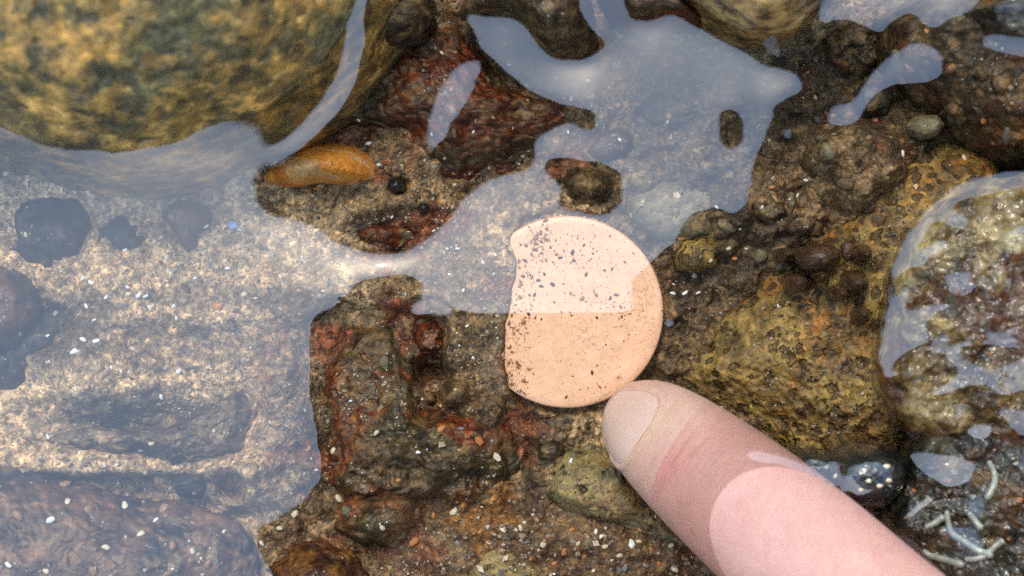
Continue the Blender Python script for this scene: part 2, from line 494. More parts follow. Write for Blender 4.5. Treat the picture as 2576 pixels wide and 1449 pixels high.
tint = np.empty(X.shape + (3,))
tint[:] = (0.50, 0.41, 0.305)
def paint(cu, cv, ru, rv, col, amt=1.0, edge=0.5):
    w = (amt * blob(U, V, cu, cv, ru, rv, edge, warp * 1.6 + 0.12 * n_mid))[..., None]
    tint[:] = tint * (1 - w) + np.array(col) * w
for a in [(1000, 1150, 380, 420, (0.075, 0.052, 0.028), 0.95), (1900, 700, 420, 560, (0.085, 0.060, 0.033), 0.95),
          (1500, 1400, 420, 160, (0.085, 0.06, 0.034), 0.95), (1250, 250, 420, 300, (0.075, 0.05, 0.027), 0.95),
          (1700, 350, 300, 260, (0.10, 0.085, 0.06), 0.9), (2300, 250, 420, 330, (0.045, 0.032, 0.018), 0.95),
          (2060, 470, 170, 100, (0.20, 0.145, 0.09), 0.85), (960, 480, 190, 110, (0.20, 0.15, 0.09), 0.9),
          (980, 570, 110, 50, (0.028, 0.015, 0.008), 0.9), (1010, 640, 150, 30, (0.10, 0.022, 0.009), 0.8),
          (1085, 830, 60, 60, (0.045, 0.012, 0.007), 0.9), (1095, 950, 46, 70, (0.014, 0.009, 0.007), 0.95),  # crevice shade put into the tint: dark red-brown, then near-black
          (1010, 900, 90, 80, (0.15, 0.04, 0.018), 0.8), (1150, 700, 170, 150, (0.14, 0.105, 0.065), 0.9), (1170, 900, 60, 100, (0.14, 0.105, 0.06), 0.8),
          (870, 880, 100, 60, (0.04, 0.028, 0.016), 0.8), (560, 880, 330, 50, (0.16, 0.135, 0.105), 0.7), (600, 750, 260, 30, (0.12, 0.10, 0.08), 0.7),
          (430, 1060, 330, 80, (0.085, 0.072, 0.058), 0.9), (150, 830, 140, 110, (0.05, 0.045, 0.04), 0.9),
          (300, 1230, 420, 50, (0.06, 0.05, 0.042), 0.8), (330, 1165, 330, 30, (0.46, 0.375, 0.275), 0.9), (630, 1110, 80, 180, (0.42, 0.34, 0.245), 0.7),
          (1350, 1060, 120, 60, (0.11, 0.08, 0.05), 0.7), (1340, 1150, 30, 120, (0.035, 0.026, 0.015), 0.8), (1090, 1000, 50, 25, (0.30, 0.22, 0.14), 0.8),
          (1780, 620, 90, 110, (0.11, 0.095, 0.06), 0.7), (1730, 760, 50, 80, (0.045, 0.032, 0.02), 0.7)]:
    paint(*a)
n_r = fbm(X, Y, zero, 0.0055, 3, 14.0)
for cu, cv, ru, rv, col, lo in [(1030, 960, 330, 480, (0.17, 0.038, 0.012), 0.12), (1150, 280, 380, 260, (0.15, 0.034, 0.012), 0.1), (2250, 250, 400, 260, (0.14, 0.05, 0.016), 0.2),
                                (1100, 1250, 330, 220, (0.24, 0.12, 0.03), 0.28), (1900, 520, 300, 260, (0.03, 0.024, 0.016), 0.1)]:
    w = (blob(U, V, cu, cv, ru, rv, 0.5, warp) * sstep(lo, lo + 0.3, n_r * (1 if lo != 0.28 else -1)))[..., None] * 0.85
    tint = tint * (1 - w) + np.array(col) * w
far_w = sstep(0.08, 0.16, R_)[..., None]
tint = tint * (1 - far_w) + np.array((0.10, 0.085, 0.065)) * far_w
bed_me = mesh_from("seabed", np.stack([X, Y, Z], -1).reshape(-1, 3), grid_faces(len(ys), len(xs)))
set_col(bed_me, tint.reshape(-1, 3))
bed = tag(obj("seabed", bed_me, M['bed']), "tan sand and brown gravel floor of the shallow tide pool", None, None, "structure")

# ------------------------------------------------------------------ stones
def stone(name, label, cat, poly, zb, zt, mat, p=3.6, q=0.6, amp=0.8, size=4.0, seed=1.0, tilt=(0, 0), step=0.26,
          zref=None, wob=0.035, group=None, fine=0.12, parent=None, center=None, skirt=3.0):
    """A stone whose outline follows POLY (picture units at its waist), a dome from zb to zt (mm) with weathered relief."""
    zref = (zb if zref is None else zref) * MM
    pts = np.array([P(u, v, zref)[:2] for u, v in poly])
    if center is None:
        nxt = np.roll(pts, -1, 0)
        cr = pts[:, 0] * nxt[:, 1] - nxt[:, 0] * pts[:, 1]
        c = ((pts + nxt) * cr[:, None]).sum(0) / (3 * cr.sum())
    else:
        c = np.array(P(*center, zref)[:2])
    rel = pts - c
    rad = np.hypot(rel[:, 0], rel[:, 1]).max()
    nt_ = int(np.clip(2 * math.pi * rad / (step * MM), 28, 420))
    nr_ = int(np.clip(rad / (step * MM), 8, 130))
    th = np.arange(nt_) / nt_ * 2 * math.pi
    # outline radius per angle: farthest crossing of the ray with the polygon
    dx, dy = np.cos(th), np.sin(th)
    a, b = rel, np.roll(rel, -1, 0)
    e = b - a
    den = dx[:, None] * e[None, :, 1] - dy[:, None] * e[None, :, 0]
    den = np.where(np.abs(den) < 1e-12, 1e-12, den)
    tt = (a[None, :, 0] * e[None, :, 1] - a[None, :, 1] * e[None, :, 0]) / den
    ss = (a[None, :, 0] * dy[:, None] - a[None, :, 1] * dx[:, None]) / den
    ok = (ss >= -1e-6) & (ss <= 1 + 1e-6) & (tt > 0)
    ro = np.where(ok, tt, 0).max(1)
    ro[ro <= 0] = rad * 0.5
    for _ in range(max(1, nt_ // 60)):
        ro = 0.25 * np.roll(ro, 1) + 0.5 * ro + 0.25 * np.roll(ro, -1)
    ro = ro * (1 + wob * 2 * fbm(np.cos(th) * 3, np.sin(th) * 3, th * 0, 1.0, 3, seed))
    r = 1 - (1 - np.linspace(0.0, 1, nr_ + 1)[1:]) ** 1.35
    Rr, Th = np.meshgrid(r, th, indexing='ij')
    x = c[0] + Rr * ro[None, :] * np.cos(Th)
    y = c[1] + Rr * ro[None, :] * np.sin(Th)
    H = (zt - zb) * MM
    prof = np.clip(1 - Rr ** p, 0, 1) ** q
    z = zb * MM + H * prof + ((x - c[0]) * tilt[0] + (y - c[1]) * tilt[1]) * prof ** 0.5
    sz = size * MM
    fade = np.clip((1 - Rr) * 6, 0.25, 1)
    d1 = fbm(x, y, z, sz, 4, seed + 3, 0.5)
    z = z + amp * MM * d1 * fade + fine * MM * fbm(x, y, z, 0.0008, 2, seed + 5)
    x = x + 0.35 * amp * MM * fbm(x, y, z, sz * 0.6, 2, seed + 7) * (Rr)
    y = y + 0.35 * amp * MM * fbm(y, x, z, sz * 0.6, 2, seed + 9) * (Rr)
    top = np.stack([x, y, z], -1).reshape(-1, 3)
    ring = top[-nt_:].copy()
    ring[:, 2] -= skirt * MM
    ring[:, :2] = c + (ring[:, :2] - c) * 0.97
    cz = zb * MM + H + amp * MM * float(fbm(np.array([c[0]]), np.array([c[1]]), np.array([zb * MM + H]), sz, 4, seed + 3)[0])
    verts = np.concatenate([top, ring, [[c[0], c[1], cz], [c[0], c[1], (zb - skirt) * MM]]])
    nrr = nr_ + 1
    q4 = grid_faces(nrr, nt_, True)
    # caps as degenerate-free triangles stored as quads is not possible: fan them as tri pairs through a second mesh build
    ctop, cbot = len(verts) - 2, len(verts) - 1
    i0 = np.arange(nt_)
    j0 = (i0 + 1) % nt_
    last = (nrr - 1) * nt_
    tri = np.concatenate([
        np.stack([q4[:, 0], q4[:, 2], q4[:, 1]], -1), np.stack([q4[:, 0], q4[:, 3], q4[:, 2]], -1),
        np.stack([np.full(nt_, ctop), i0, j0], -1),
        np.stack([np.full(nt_, cbot), last + j0, last + i0], -1)])
    base = np.array([c[0], c[1], zb * MM])
    me = mesh_from(name, verts - base, tri)
    o = obj(name, me, mat, parent)
    o.location = base
    if parent is None:
        tag(o, label, cat, group)
    return o

ROCKS = 'rocks lying in the tide pool'
stone("boulder", "big ochre and moss-green speckled boulder rising out of the water", "boulder",
      [(-420, -500), (300, -620), (940, -420), (1075, -200), (1085, 0), (1040, 100), (975, 205), (885, 305), (770, 385), (655, 414), (560, 462), (470, 484), (370, 502), (250, 492), (120, 462), (0, 428), (-300, 380), (-600, 0)],
      -18, 17, M['boulder'], p=3.2, q=0.8, amp=1.0, size=9, seed=1, step=0.3, zref=-15, center=(290, -95), wob=0.006, fine=0.16)
stone("boulder", "golden brown speckled stone jutting from the water beside the grey shell spike", "boulder",
      [(1600, -200), (1850, -330), (2150, -220), (2125, -40), (2085, 10), (2050, 48), (2005, 82), (1950, 102), (1885, 96), (1825, 66), (1770, 30), (1690, -20)],
      -9, 9, M['topstone'], p=6, q=0.6, amp=0.5, size=5, seed=2, zref=-1, center=(1890, -110), wob=0.008)
stone("pebble", "amber-orange pointed pebble with dark dots beside the big boulder", "pebble",
      [(660, 437), (682, 414), (722, 385), (780, 364), (840, 357), (892, 365), (932, 390), (950, 420), (942, 450), (900, 464), (850, 463), (800, 457), (745, 470), (700, 466), (668, 453)],
      -16.5, -10.5, M['orange'], p=1.7, q=0.8, amp=0.25, size=3, seed=3, zref=-15, wob=0.004, fine=0.03, step=0.15)
stone("rock", "rust-red and brown rock ledge between the boulder and the sky-blue glare", "rock",
      [(885, 120), (950, 60), (1060, 40), (1160, 60), (1230, 160), (1310, 215), (1430, 245), (1500, 268), (1505, 305), (1450, 345), (1390, 400), (1330, 430), (1250, 452), (1170, 505), (1110, 480), (1040, 400), (960, 350), (880, 330), (810, 325), (850, 260)],
      -20, -11.5, M['rust'], p=1.5, q=0.9, amp=1.5, size=6, seed=4, wob=0.03, fine=0.25)
stone("rock", "dark purple-brown rounded rock wedged beside the boulder's wet flank", "rock",
      [(905, 60), (940, 10), (1010, -30), (1090, 0), (1100, 60), (1060, 120), (980, 140), (920, 120)], -16, -8, M['gravelrock'], amp=0.6, size=3, seed=5, wob=0.03)
stone("rock", "brown grainy rock with its crest breaking the water in a wet rim", "rock",
      [(1180, -80), (1330, -140), (1470, -100), (1500, 10), (1512, 90), (1470, 142), (1400, 150), (1345, 112), (1300, 62), (1225, 30), (1150, 20)],
      -14, 0.8, M['mottled2'], p=2.6, q=0.8, amp=0.7, size=3.5, seed=6, zref=-6, wob=0.03, fine=0.2)
stone("rock", "dark brown rock with knobbly reddish edge at the foot of the golden stone", "rock",
      [(1500, -60), (1640, -80), (1720, -10), (1800, 60), (1700, 48), (1640, 66), (1590, 58), (1545, 40)], -12, 0.4, M['rust'], amp=0.6, size=2.5, seed=7, zref=-4, wob=0.03)
stone("stone", "smooth pale grey-green stone under the glare above the copper disc", "stone",
      [(1572, 505), (1640, 456), (1720, 438), (1800, 458), (1832, 520), (1812, 592), (1742, 614), (1650, 604), (1590, 572)], -19, -15, M['greystone'], amp=0.3, size=5, seed=8, wob=0.015)
stone("stone", "dark purple stone half sunk in sand under the sky-blue glare", "stone",
      [(1590, 280), (1630, 235), (1700, 225), (1755, 262), (1760, 320), (1700, 345), (1625, 335)], -18.5, -15.5, M['slate'], amp=0.35, size=3, seed=9, wob=0.03)
stone("stone", "reddish stone in the blue glare beside the rust ledge's tip", "stone",
      [(1500, 340), (1560, 320), (1600, 345), (1585, 400), (1520, 410), (1470, 385)], -18.5, -15.8, M['maroon'], amp=0.4, size=3, seed=10, wob=0.03)
# left side, seen through the pale glare
stone("stone", "rounded slate dome standing in for a dark hollow under the wide pale glare, below the boulder's foot", "stone",
      [(95, 492), (150, 474), (200, 500), (226, 560), (238, 622), (200, 662), (130, 682), (62, 652), (28, 562), (58, 505)], -18.5, -15.6, M['slate'], p=2, q=0.8, amp=1.2, size=5, seed=11, wob=0.05)  # low dark dome modelled in place of a dark hollow in the sand
stone("stone", "small slate dome standing in for a dark sand hollow beside the larger one", "stone",
      [(248, 562), (300, 544), (350, 558), (376, 600), (374, 642), (346, 672), (310, 668), (270, 640), (242, 602)], -18.5, -15.6, M['slate'], p=2, q=0.8, amp=0.8, size=4, seed=12, wob=0.05)  # second low dome, also put where the sand has a dark hollow
stone("stone", "dark brown stone spotted with tan specks, deep under the wide pale glare", "stone",
      [(-100, 700), (0, 672), (70, 690), (100, 742), (104, 810), (60, 870), (-20, 890), (-110, 850)], -18, -12.5, M['mauve'], amp=0.5, size=5, seed=13)
stone("stone", "flat blackish stone lying beside the tan-specked brown stone", "stone",
      [(95, 790), (150, 770), (180, 800), (172, 850), (120, 905), (60, 970), (-60, 990), (-120, 900), (0, 880)], -19, -16, M['slate'], p=2, q=0.8, amp=0.8, size=4, seed=14, wob=0.03)
stone("stone", "maroon hook-shaped stone in the pale sand under the wide pale glare", "stone",
      [(404, 534), (440, 505), (490, 506), (536, 535), (532, 572), (500, 592), (505, 622), (472, 634), (448, 600), (424, 562)], -17.5, -13.5, M['maroon'], amp=0.4, size=3, seed=15, wob=0.03)
stone("rock", "broad dark grey rock under the wide pale glare ringed by pale sand", "rock",
      [(70, 1100), (150, 1060), (250, 1100), (330, 1075), (420, 1068), (540, 1015), (620, 962), (688, 1000), (700, 1090), (660, 1150), (560, 1160), (440, 1185), (300, 1140), (180, 1150)],
      -19, -13.2, M['darksand'], p=2.2, q=0.9, amp=1.2, size=5, seed=16, wob=0.03, fine=0.2)
stone("stone", "black-brown angular stone set in the sand ridge above the mauve slab", "stone",
      [(425, 1205), (470, 1172), (530, 1180), (538, 1230), (510, 1256), (450, 1250)], -18.5, -15, M['slate'], p=2, q=0.8, amp=0.8, size=3, seed=17, wob=0.03)
stone("rock", "mauve-brown pebbly slab sunk below the pale sand ridge", "rock",
      [(-250, 1170), (0, 1165), (100, 1185), (220, 1225), (340, 1255), (470, 1280), (590, 1300), (650, 1360), (660, 1470), (620, 1640), (-100, 1750), (-350, 1500)],
      -17, -9.5, M['mauve'], p=2.4, q=0.8, amp=1.0, size=6, seed=18, wob=0.02, fine=0.25)
stone("stone", "grey sandy stone reaching from the wide pale glare to the dark ripple edge", "stone",
      [(640, 760), (720, 735), (830, 720), (870, 745), (820, 790), (740, 830), (660, 815)], -18, -14.6, M['mottled2'], amp=0.7, size=4, seed=32, wob=0.05, fine=0.2)
stone("stone", "rust-stained dark stone in the sand shelf beside the amber pebble and the black hole balls", "stone",
      [(880, 560), (960, 540), (1040, 560), (1070, 600), (1010, 635), (920, 630), (860, 600)], -20, -15.6, M['rust'], p=1.5, q=0.9, amp=1.0, size=3, seed=34, wob=0.05, fine=0.2)
stone("stone", "dark red-brown stone at the square corner of the glare beside the disc", "stone",
      [(1030, 800), (1100, 790), (1150, 810), (1140, 880), (1100, 920), (1040, 900)], -20, -15.8, M['rust'], p=1.5, q=0.9, amp=1.2, size=3, seed=35, wob=0.05, fine=0.2)
# middle
stone("rock", "large mottled rust and olive rock outside the glare, near the disc's sanded rim", "rock",
      [(800, 900), (850, 835), (905, 800), (985, 800), (1040, 880), (1075, 1010), (1160, 1020), (1250, 1030), (1320, 1085), (1338, 1160), (1285, 1215), (1250, 1290), (1150, 1300), (1020, 1290), (900, 1290), (810, 1230), (800, 1100), (780, 990)],
      -20.5, -12.8, M['mottled'], p=1.5, q=0.85, amp=1.6, size=5, seed=19, wob=0.035, fine=0.25)
stone("rock", "grey-brown lumpy rock with sandy crust below the mottled rust rock", "rock",
      [(860, 1240), (950, 1180), (1050, 1190), (1090, 1240), (1080, 1320), (1000, 1380), (900, 1380), (820, 1330)], -20, -13.5, M['mottled'], p=1.5, q=0.9, amp=1.2, size=4, seed=20, wob=0.03, fine=0.22)
stone("stone", "grey-green crusted stone in the loose gravel near the finger", "stone",
      [(1160, 1410), (1230, 1365), (1330, 1365), (1395, 1415), (1400, 1500), (1290, 1540), (1170, 1500)], -19.5, -14.5, M['porous'], p=1.6, q=0.9, amp=0.9, size=3, seed=21, wob=0.03, fine=0.2)
stone("rock", "dark rust-orange weedy stone at the end of the pale sand tongue", "rock",
      [(680, 1420), (730, 1370), (810, 1345), (890, 1375), (935, 1440), (960, 1530), (840, 1590), (700, 1530)], -19, -10.5, M['amberweed'], p=1.8, q=0.9, amp=1.2, size=3.5, seed=22, wob=0.03, fine=0.2)
stone("stone", "pale yellow-green stone riddled with holes beside the finger", "stone",
      [(1362, 1245), (1382, 1180), (1425, 1128), (1500, 1108), (1580, 1150), (1640, 1215), (1710, 1300), (1760, 1390), (1690, 1378), (1600, 1340), (1500, 1310), (1420, 1282)],
      -19.5, -14, M['porous'], p=2.2, q=0.7, amp=0.9, size=3.5, seed=23, wob=0.02, fine=0.2, center=(1540, 1235))
stone("stone", "brown translucent pebble tucked under the copper disc's rim beside the fingertip", "stone",
      [(1345, 1050), (1400, 1035), (1480, 1042), (1500, 1075), (1440, 1095), (1370, 1085)], -19.5, -17.3, M['mottled2'], amp=0.2, size=2, seed=24, wob=0.02)
stone("stone", "tan round stone between the mottled rust rock and the holed stone", "stone",
      [(1340, 1120), (1375, 1095), (1420, 1100), (1430, 1135), (1395, 1165), (1350, 1158)], -19.5, -16.4, M['mottled2'], p=1.8, q=0.8, amp=0.6, size=2, seed=25, wob=0.03)
# right
stone("rock", "porous yellow-green rock slab sloping up from the disc towards the glistening wet rocks", "rock",
      [(1660, 960), (1700, 880), (1770, 810), (1850, 760), (1890, 700), (1970, 640), (2060, 560), (2140, 450), (2225, 372), (2330, 345), (2440, 360), (2520, 430), (2440, 520), (2380, 640), (2330, 760), (2330, 900), (2330, 1020), (2340, 1110), (2220, 1150), (2080, 1150), (1990, 1160), (1900, 1080), (1800, 1020), (1710, 985)],
      -19, -11, M['yellow'], p=3.4, q=0.6, amp=0.7, size=5, seed=26, tilt=(0.32, -0.02), wob=0.01, fine=0.28, center=(2110, 860), skirt=9)
stone("rock", "glistening wet yellow and olive rock beside the crescent of white glare", "rock",
      [(2255, 720), (2290, 620), (2330, 560), (2400, 500), (2500, 450), (2720, 400), (2900, 900), (2760, 1280), (2560, 1190), (2430, 1130), (2330, 1120), (2265, 1060), (2222, 960), (2240, 850)],
      -6, -0.5, M['wetrock'], p=4, q=0.5, amp=0.8, size=3.5, seed=27, zref=-2, wob=0.012, fine=0.16, center=(2500, 840), skirt=9)
stone("rock", "dark wet rock crusted with pale worm tubes and orange lichen beside the finger", "rock",
      [(2225, 1300), (2285, 1190), (2340, 1080), (2440, 1020), (2720, 1080), (2900, 1500), (2680, 1800), (2420, 1640), (2345, 1450), (2270, 1370)],
      -7, -0.3, M['darkwet'], p=3.6, q=0.55, amp=1.1, size=4.5, seed=28, zref=-1, wob=0.02, fine=0.16, center=(2520, 1290), skirt=8)
stone("pebble", "blue-black wet pebble with yellow dots touching the finger's side", "pebble",
      [(2070, 1205), (2092, 1152), (2148, 1122), (2222, 1120), (2290, 1146), (2308, 1192), (2292, 1252), (2240, 1294), (2170, 1285), (2105, 1262)],
      -7, 0.3, M['bluewet'], p=3, q=0.6, amp=0.2, size=3, seed=29, zref=-1, wob=0.01, fine=0.03, step=0.15, skirt=6)
stone("stone", "black wet stone under the yellow rock's lip beside the finger", "stone",
      [(1950, 1140), (2000, 1118), (2070, 1128), (2110, 1150), (2080, 1230), (2020, 1200)], -10, -3, M['bluewet'], amp=0.3, size=2, seed=30, wob=0.02, skirt=8)
for i, (u, v, a_, b_, lab) in enumerate([
        (2057, 650, 58, 40, "largest dark limpet with two blue glints on the yellow slab"),
        (2003, 712, 30, 26, "reddish limpet between the largest limpet and the copper disc"),
        (2150, 712, 34, 34, "dark round limpet on the yellow slab, nearest the wet glistening rock"),
        (2112, 738, 28, 20, "small brown limpet between two dark limpets on the yellow slab"),
        (2172, 640, 24, 26, "small purplish limpet between the largest limpet and the wet rock"),
        (2165, 792, 20, 30, "tan elongated limpet below the others on the yellow slab"),
        (2062, 695, 22, 15, "tiny flat limpet just below the largest limpet"),
        (1975, 640, 26, 18, "pale brown limpet at the yellow slab's gravel edge")]):
    poly = [(u + a_ * math.cos(t) * (1 + 0.1 * math.sin(3 * t + i)), v - b_ * math.sin(t)) for t in np.linspace(0, 2 * math.pi, 14)[:-1]]
    zz = -12.5 + (u - 1900) * 0.0125
    stone("limpet", lab, "limpet", poly, zz, zz + 2.6, M['limpet'], p=1.6, q=0.8, amp=0.15, size=1.0, seed=40 + i, step=0.12, group="limpets on the yellow slab", fine=0.05, skirt=3)
# top right
stone("rock", "dark gravelly rock with ochre crust behind the chain of small glares", "rock",
      [(2230, 40), (2360, -60), (2600, -120), (2800, 150), (2720, 420), (2560, 420), (2440, 350), (2360, 280), (2300, 230), (2240, 150)],
      -15, -2.5, M['gravelrock'], p=2.6, q=0.7, amp=1.2, size=5, seed=50, zref=-8, wob=0.03, fine=0.3, center=(2520, 150))
stone("rock", "pale crusted rock breaking the surface beside the white wet streak", "rock",
      [(2440, 20), (2520, -40), (2760, -60), (2800, 130), (2600, 120), (2500, 100)], -6, 1.6, M['darkwet'], amp=0.7, size=3, seed=51, zref=-1, wob=0.03, skirt=6)
stone("rock", "brown lumpy rock beside the grey shell spike", "rock",
      [(2070, 90), (2130, 55), (2205, 70), (2225, 130), (2180, 200), (2110, 215), (2070, 160)], -16, -12.6, M['gravelrock'], p=1.7, q=0.9, amp=1.5, size=2.5, seed=52, wob=0.03, fine=0.2)
stone("stone", "dark grey stone with reddish side under the neck of the small glare", "stone",
      [(2110, 250), (2150, 200), (2220, 195), (2260, 240), (2230, 310), (2160, 335), (2115, 310)], -17, -12.5, M['slate'], p=1.8, q=0.9, amp=0.9, size=3, seed=53, wob=0.02)
stone("pebble", "smooth grey-green oval pebble below the winged glare", "pebble",
      [(2270, 318), (2300, 292), (2350, 290), (2372, 318), (2350, 348), (2305, 356), (2278, 345)], -13, -9, M['greystone'], amp=0.15, size=2, seed=54, wob=0.01, step=0.15)
stone("pebble", "fuzzy beige-brown stone beside the grey-green oval pebble", "pebble",
      [(2345, 250), (2385, 215), (2435, 222), (2445, 270), (2430, 325), (2395, 335), (2360, 300)], -13, -8, M['mottled2'], amp=0.3, size=2, seed=55, wob=0.03, step=0.15)
stone("pebble", "orange-tan lump on the dark gravelly rock", "pebble",
      [(2480, 345), (2510, 325), (2560, 335), (2580, 355), (2540, 372), (2500, 368)], -9, -5, M['amberweed'], amp=0.3, size=1.5, seed=56, wob=0.04, step=0.15)
stone("stone", "tan sandy stone beside the yellow slab's far end", "stone",
      [(2095, 420), (2130, 385), (2190, 380), (2215, 410), (2190, 455), (2130, 465)], -14, -9.5, M['mottled2'], amp=0.5, size=2.5, seed=57, wob=0.03, fine=0.2)
stone("stone", "dark stone block between the sandy stone and the big blue glare", "stone",
      [(2010, 380), (2050, 345), (2090, 370), (2090, 440), (2040, 465), (2005, 430)], -15, -11, M['gravelrock'], amp=0.5, size=2.5, seed=58, wob=0.03, fine=0.2)
stone("stone", "orange-brown sandy stone in gravel near the pale grey-green stone", "stone",
      [(1870, 500), (1910, 480), (1960, 500), (1985, 545), (1940, 570), (1890, 550)], -16, -12.5, M['mottled2'], amp=0.4, size=2.5, seed=59, wob=0.03, fine=0.2)
stone("stone", "olive furry stone at the glare's edge between disc and yellow slab", "stone",
      [(1690, 640), (1720, 600), (1780, 590), (1820, 620), (1800, 670), (1740, 690), (1700, 680)], -18.5, -15, M['yellow'], amp=0.4, size=2.5, seed=60, wob=0.03, fine=0.2)
stone("stone", "brown stone shaded by the ripple between rust ledge and copper disc", "stone",
      [(1390, 440), (1430, 405), (1510, 410), (1560, 440), (1560, 510), (1500, 540), (1420, 520)], -20, -15.3, M['mottled2'], p=1.6, q=0.9, amp=1.0, size=3, seed=61, wob=0.03, fine=0.22)
for i, (u, v, r_, lab) in enumerate([(998, 468, 27, "shiny black ball standing in for a dark round hole beside the amber pebble"), (1068, 523, 21, "dull black ball standing in for a dark hole, farther from the amber pebble")]):
    poly = [(u + r_ * math.cos(t), v - r_ * 0.85 * math.sin(t)) for t in np.linspace(0, 2 * math.pi, 12)[:-1]]
    stone("pebble", lab, "pebble", poly, -17.5, -15.2, M['black'], p=2.2, q=0.7, amp=0.05, size=2, seed=70 + i, step=0.12, fine=0.02)  # black balls added where two holes in the sand look dark

# ------------------------------------------------------------------ copper disc
def copper_mat():
    m, nt, out = new_mat("worn_copper")
    L = nt.links
    tc = N(nt, "ShaderNodeTexCoord")
    def noise(scale, d=6, r=0.65, dist=0.4):
        n = N(nt, "ShaderNodeTexNoise")
        n.inputs["Scale"].default_value = scale; n.inputs["Detail"].default_value = d
        n.inputs["Roughness"].default_value = r; n.inputs["Distortion"].default_value = dist
        L.new(tc.outputs["Object"], n.inputs["Vector"])
        return n.outputs[0]
    c = ramp(nt, noise(160, 4), [(0.3, (0.76, 0.43, 0.24)), (0.55, (0.88, 0.495, 0.295)), (0.75, (0.90, 0.53, 0.33))])
    c = mixc(nt, 1.0, c, ramp(nt, noise(900, 6, 0.7), [(0.3, 0.86), (0.65, 1.06)]), 'MULTIPLY')
    # brown silt stains
    stain = maths(nt, 'MULTIPLY', ramp(nt, noise(190, 3), [(0.48, 0.0), (0.62, 1.0)]), ramp(nt, noise(2600, 4, 0.7), [(0.50, 0.0), (0.62, 1.0)]))
    c = mixc(nt, maths(nt, 'MULTIPLY', stain, 0.55), c, (0.33, 0.17, 0.07))
    # fine scratches
    mp = N(nt, "ShaderNodeMapping")
    mp.inputs["Rotation"].default_value = (0, 0, 0.9)
    mp.inputs["Scale"].default_value = (60, 2600, 1)
    L.new(tc.outputs["Object"], mp.inputs[0])
    sn = N(nt, "ShaderNodeTexNoise"); sn.inputs["Scale"].default_value = 1.0; sn.inputs["Detail"].default_value = 3
    L.new(mp.outputs[0], sn.inputs["Vector"])
    c = mixc(nt, 0.5, c, ramp(nt, sn.outputs[0], [(0.35, 0.94), (0.72, 1.06)]), 'MULTIPLY')
    pr = N(nt, "ShaderNodeBsdfPrincipled")
    L.new(c, pr.inputs["Base Color"])
    pr.inputs["Metallic"].default_value = 0.15
    pr.inputs["Roughness"].default_value = 0.5
    b = N(nt, "ShaderNodeBump"); b.inputs["Strength"].default_value = 0.25; b.inputs["Distance"].default_value = 0.0003
    L.new(noise(330, 4), b.inputs["Height"]); L.new(b.outputs[0], pr.inputs["Normal"])
    L.new(pr.outputs[0], out.inputs[0])
    return m
M['copper'] = copper_mat()
RC = COIN_R * kz(COIN_Z)
prof = [(0.0, 0.0), (0.3, 0.00004), (0.6, -0.00003), (0.85, 0.0), (0.93, 0.00003), (0.975, 0.00002), (0.992, -0.00006), (0.999, -0.0002), (1.0, -0.0006), (0.997, -0.0012), (0.98, -0.0015), (0.5, -0.0015), (0.0, -0.0015)]
nt_ = 160
vv, ff = [], []
th = np.arange(nt_) / nt_ * 2 * math.pi
rings = prof[1:-1]
for r, z in rings:
    rr = RC * r
    vv.append(np.stack([rr * np.cos(th), rr * np.sin(th), np.full(nt_, z)], -1))
vv = np.concatenate(vv + [np.array([[0, 0, 0.0]]), np.array([[0, 0, -0.0015]])])
q4 = grid_faces(len(rings), nt_, True)
i0 = np.arange(nt_); j0 = (i0 + 1) % nt_
lastr = (len(rings) - 1) * nt_
tri = np.concatenate([np.stack([q4[:, 0], q4[:, 2], q4[:, 1]], -1), np.stack([q4[:, 0], q4[:, 3], q4[:, 2]], -1),
                      np.stack([np.full(nt_, len(vv) - 2), i0, j0], -1), np.stack([np.full(nt_, len(vv) - 1), lastr + j0, lastr + i0], -1)])
coin = obj("copper_disc", mesh_from("copper_disc", vv, tri), M['copper'])
coin.location = P(*COIN_C, COIN_Z)
coin.rotation_euler = (math.radians(1.0), math.radians(-0.8), 0.3)
tag(coin, "bright bare copper disc lying underwater, one rim buried in sand", "coin")

# ------------------------------------------------------------------ loose things, dropped onto what is below them
bpy.context.view_layer.update()
DG = bpy.context.evaluated_depsgraph_get()
def drop(x, y):
    ok, loc, nor, _i, o, _m = scene.ray_cast(DG, Vector((x, y, 0.1)), Vector((0, 0, -1)), distance=0.3)
    return (loc, nor, o) if ok else (None, None, None)

def at_px(u, v):
    """the point of the pool floor or a stone that the sight line through (u, v) meets"""
    d = (P(u, v, -0.01) - Vector((0, 0, CAM_H))).normalized()
    ok, loc, nor, _i, o, _m = scene.ray_cast(DG, Vector((0, 0, CAM_H - 0.001)), d, distance=0.4)
    return (loc, nor, o) if ok else (None, None, None)

def chip_mesh(name, seed, lat=5, lon=8, flat=0.6, jag=0.28):
    r = np.random.default_rng(seed)
    vs_, fs_ = [(0, 0, flat)], []
    for i in range(1, lat):
        a = math.pi * i / lat
        for j in range(lon):
            t = 2 * math.pi * (j + 0.5 * (i % 2)) / lon
            k = 1 + r.uniform(-jag, jag)
            vs_.append((math.sin(a) * math.cos(t) * k, math.sin(a) * math.sin(t) * k * 0.8, math.cos(a) * flat * (1 + r.uniform(-jag, jag) * 0.6)))
    vs_.append((0, 0, -flat))
    for j in range(lon):
        fs_.append((0, 1 + j, 1 + (j + 1) % lon))
        for i in range(lat - 2):
            a0, a1 = 1 + i * lon + j, 1 + i * lon + (j + 1) % lon
            b0, b1 = a0 + lon, a1 + lon
            fs_ += [(a0, b0, b1), (a0, b1, a1)]
        e = 1 + (lat - 2) * lon
        fs_.append((len(vs_) - 1, e + (j + 1) % lon, e + j))
    return np.array(vs_), np.array(fs_)

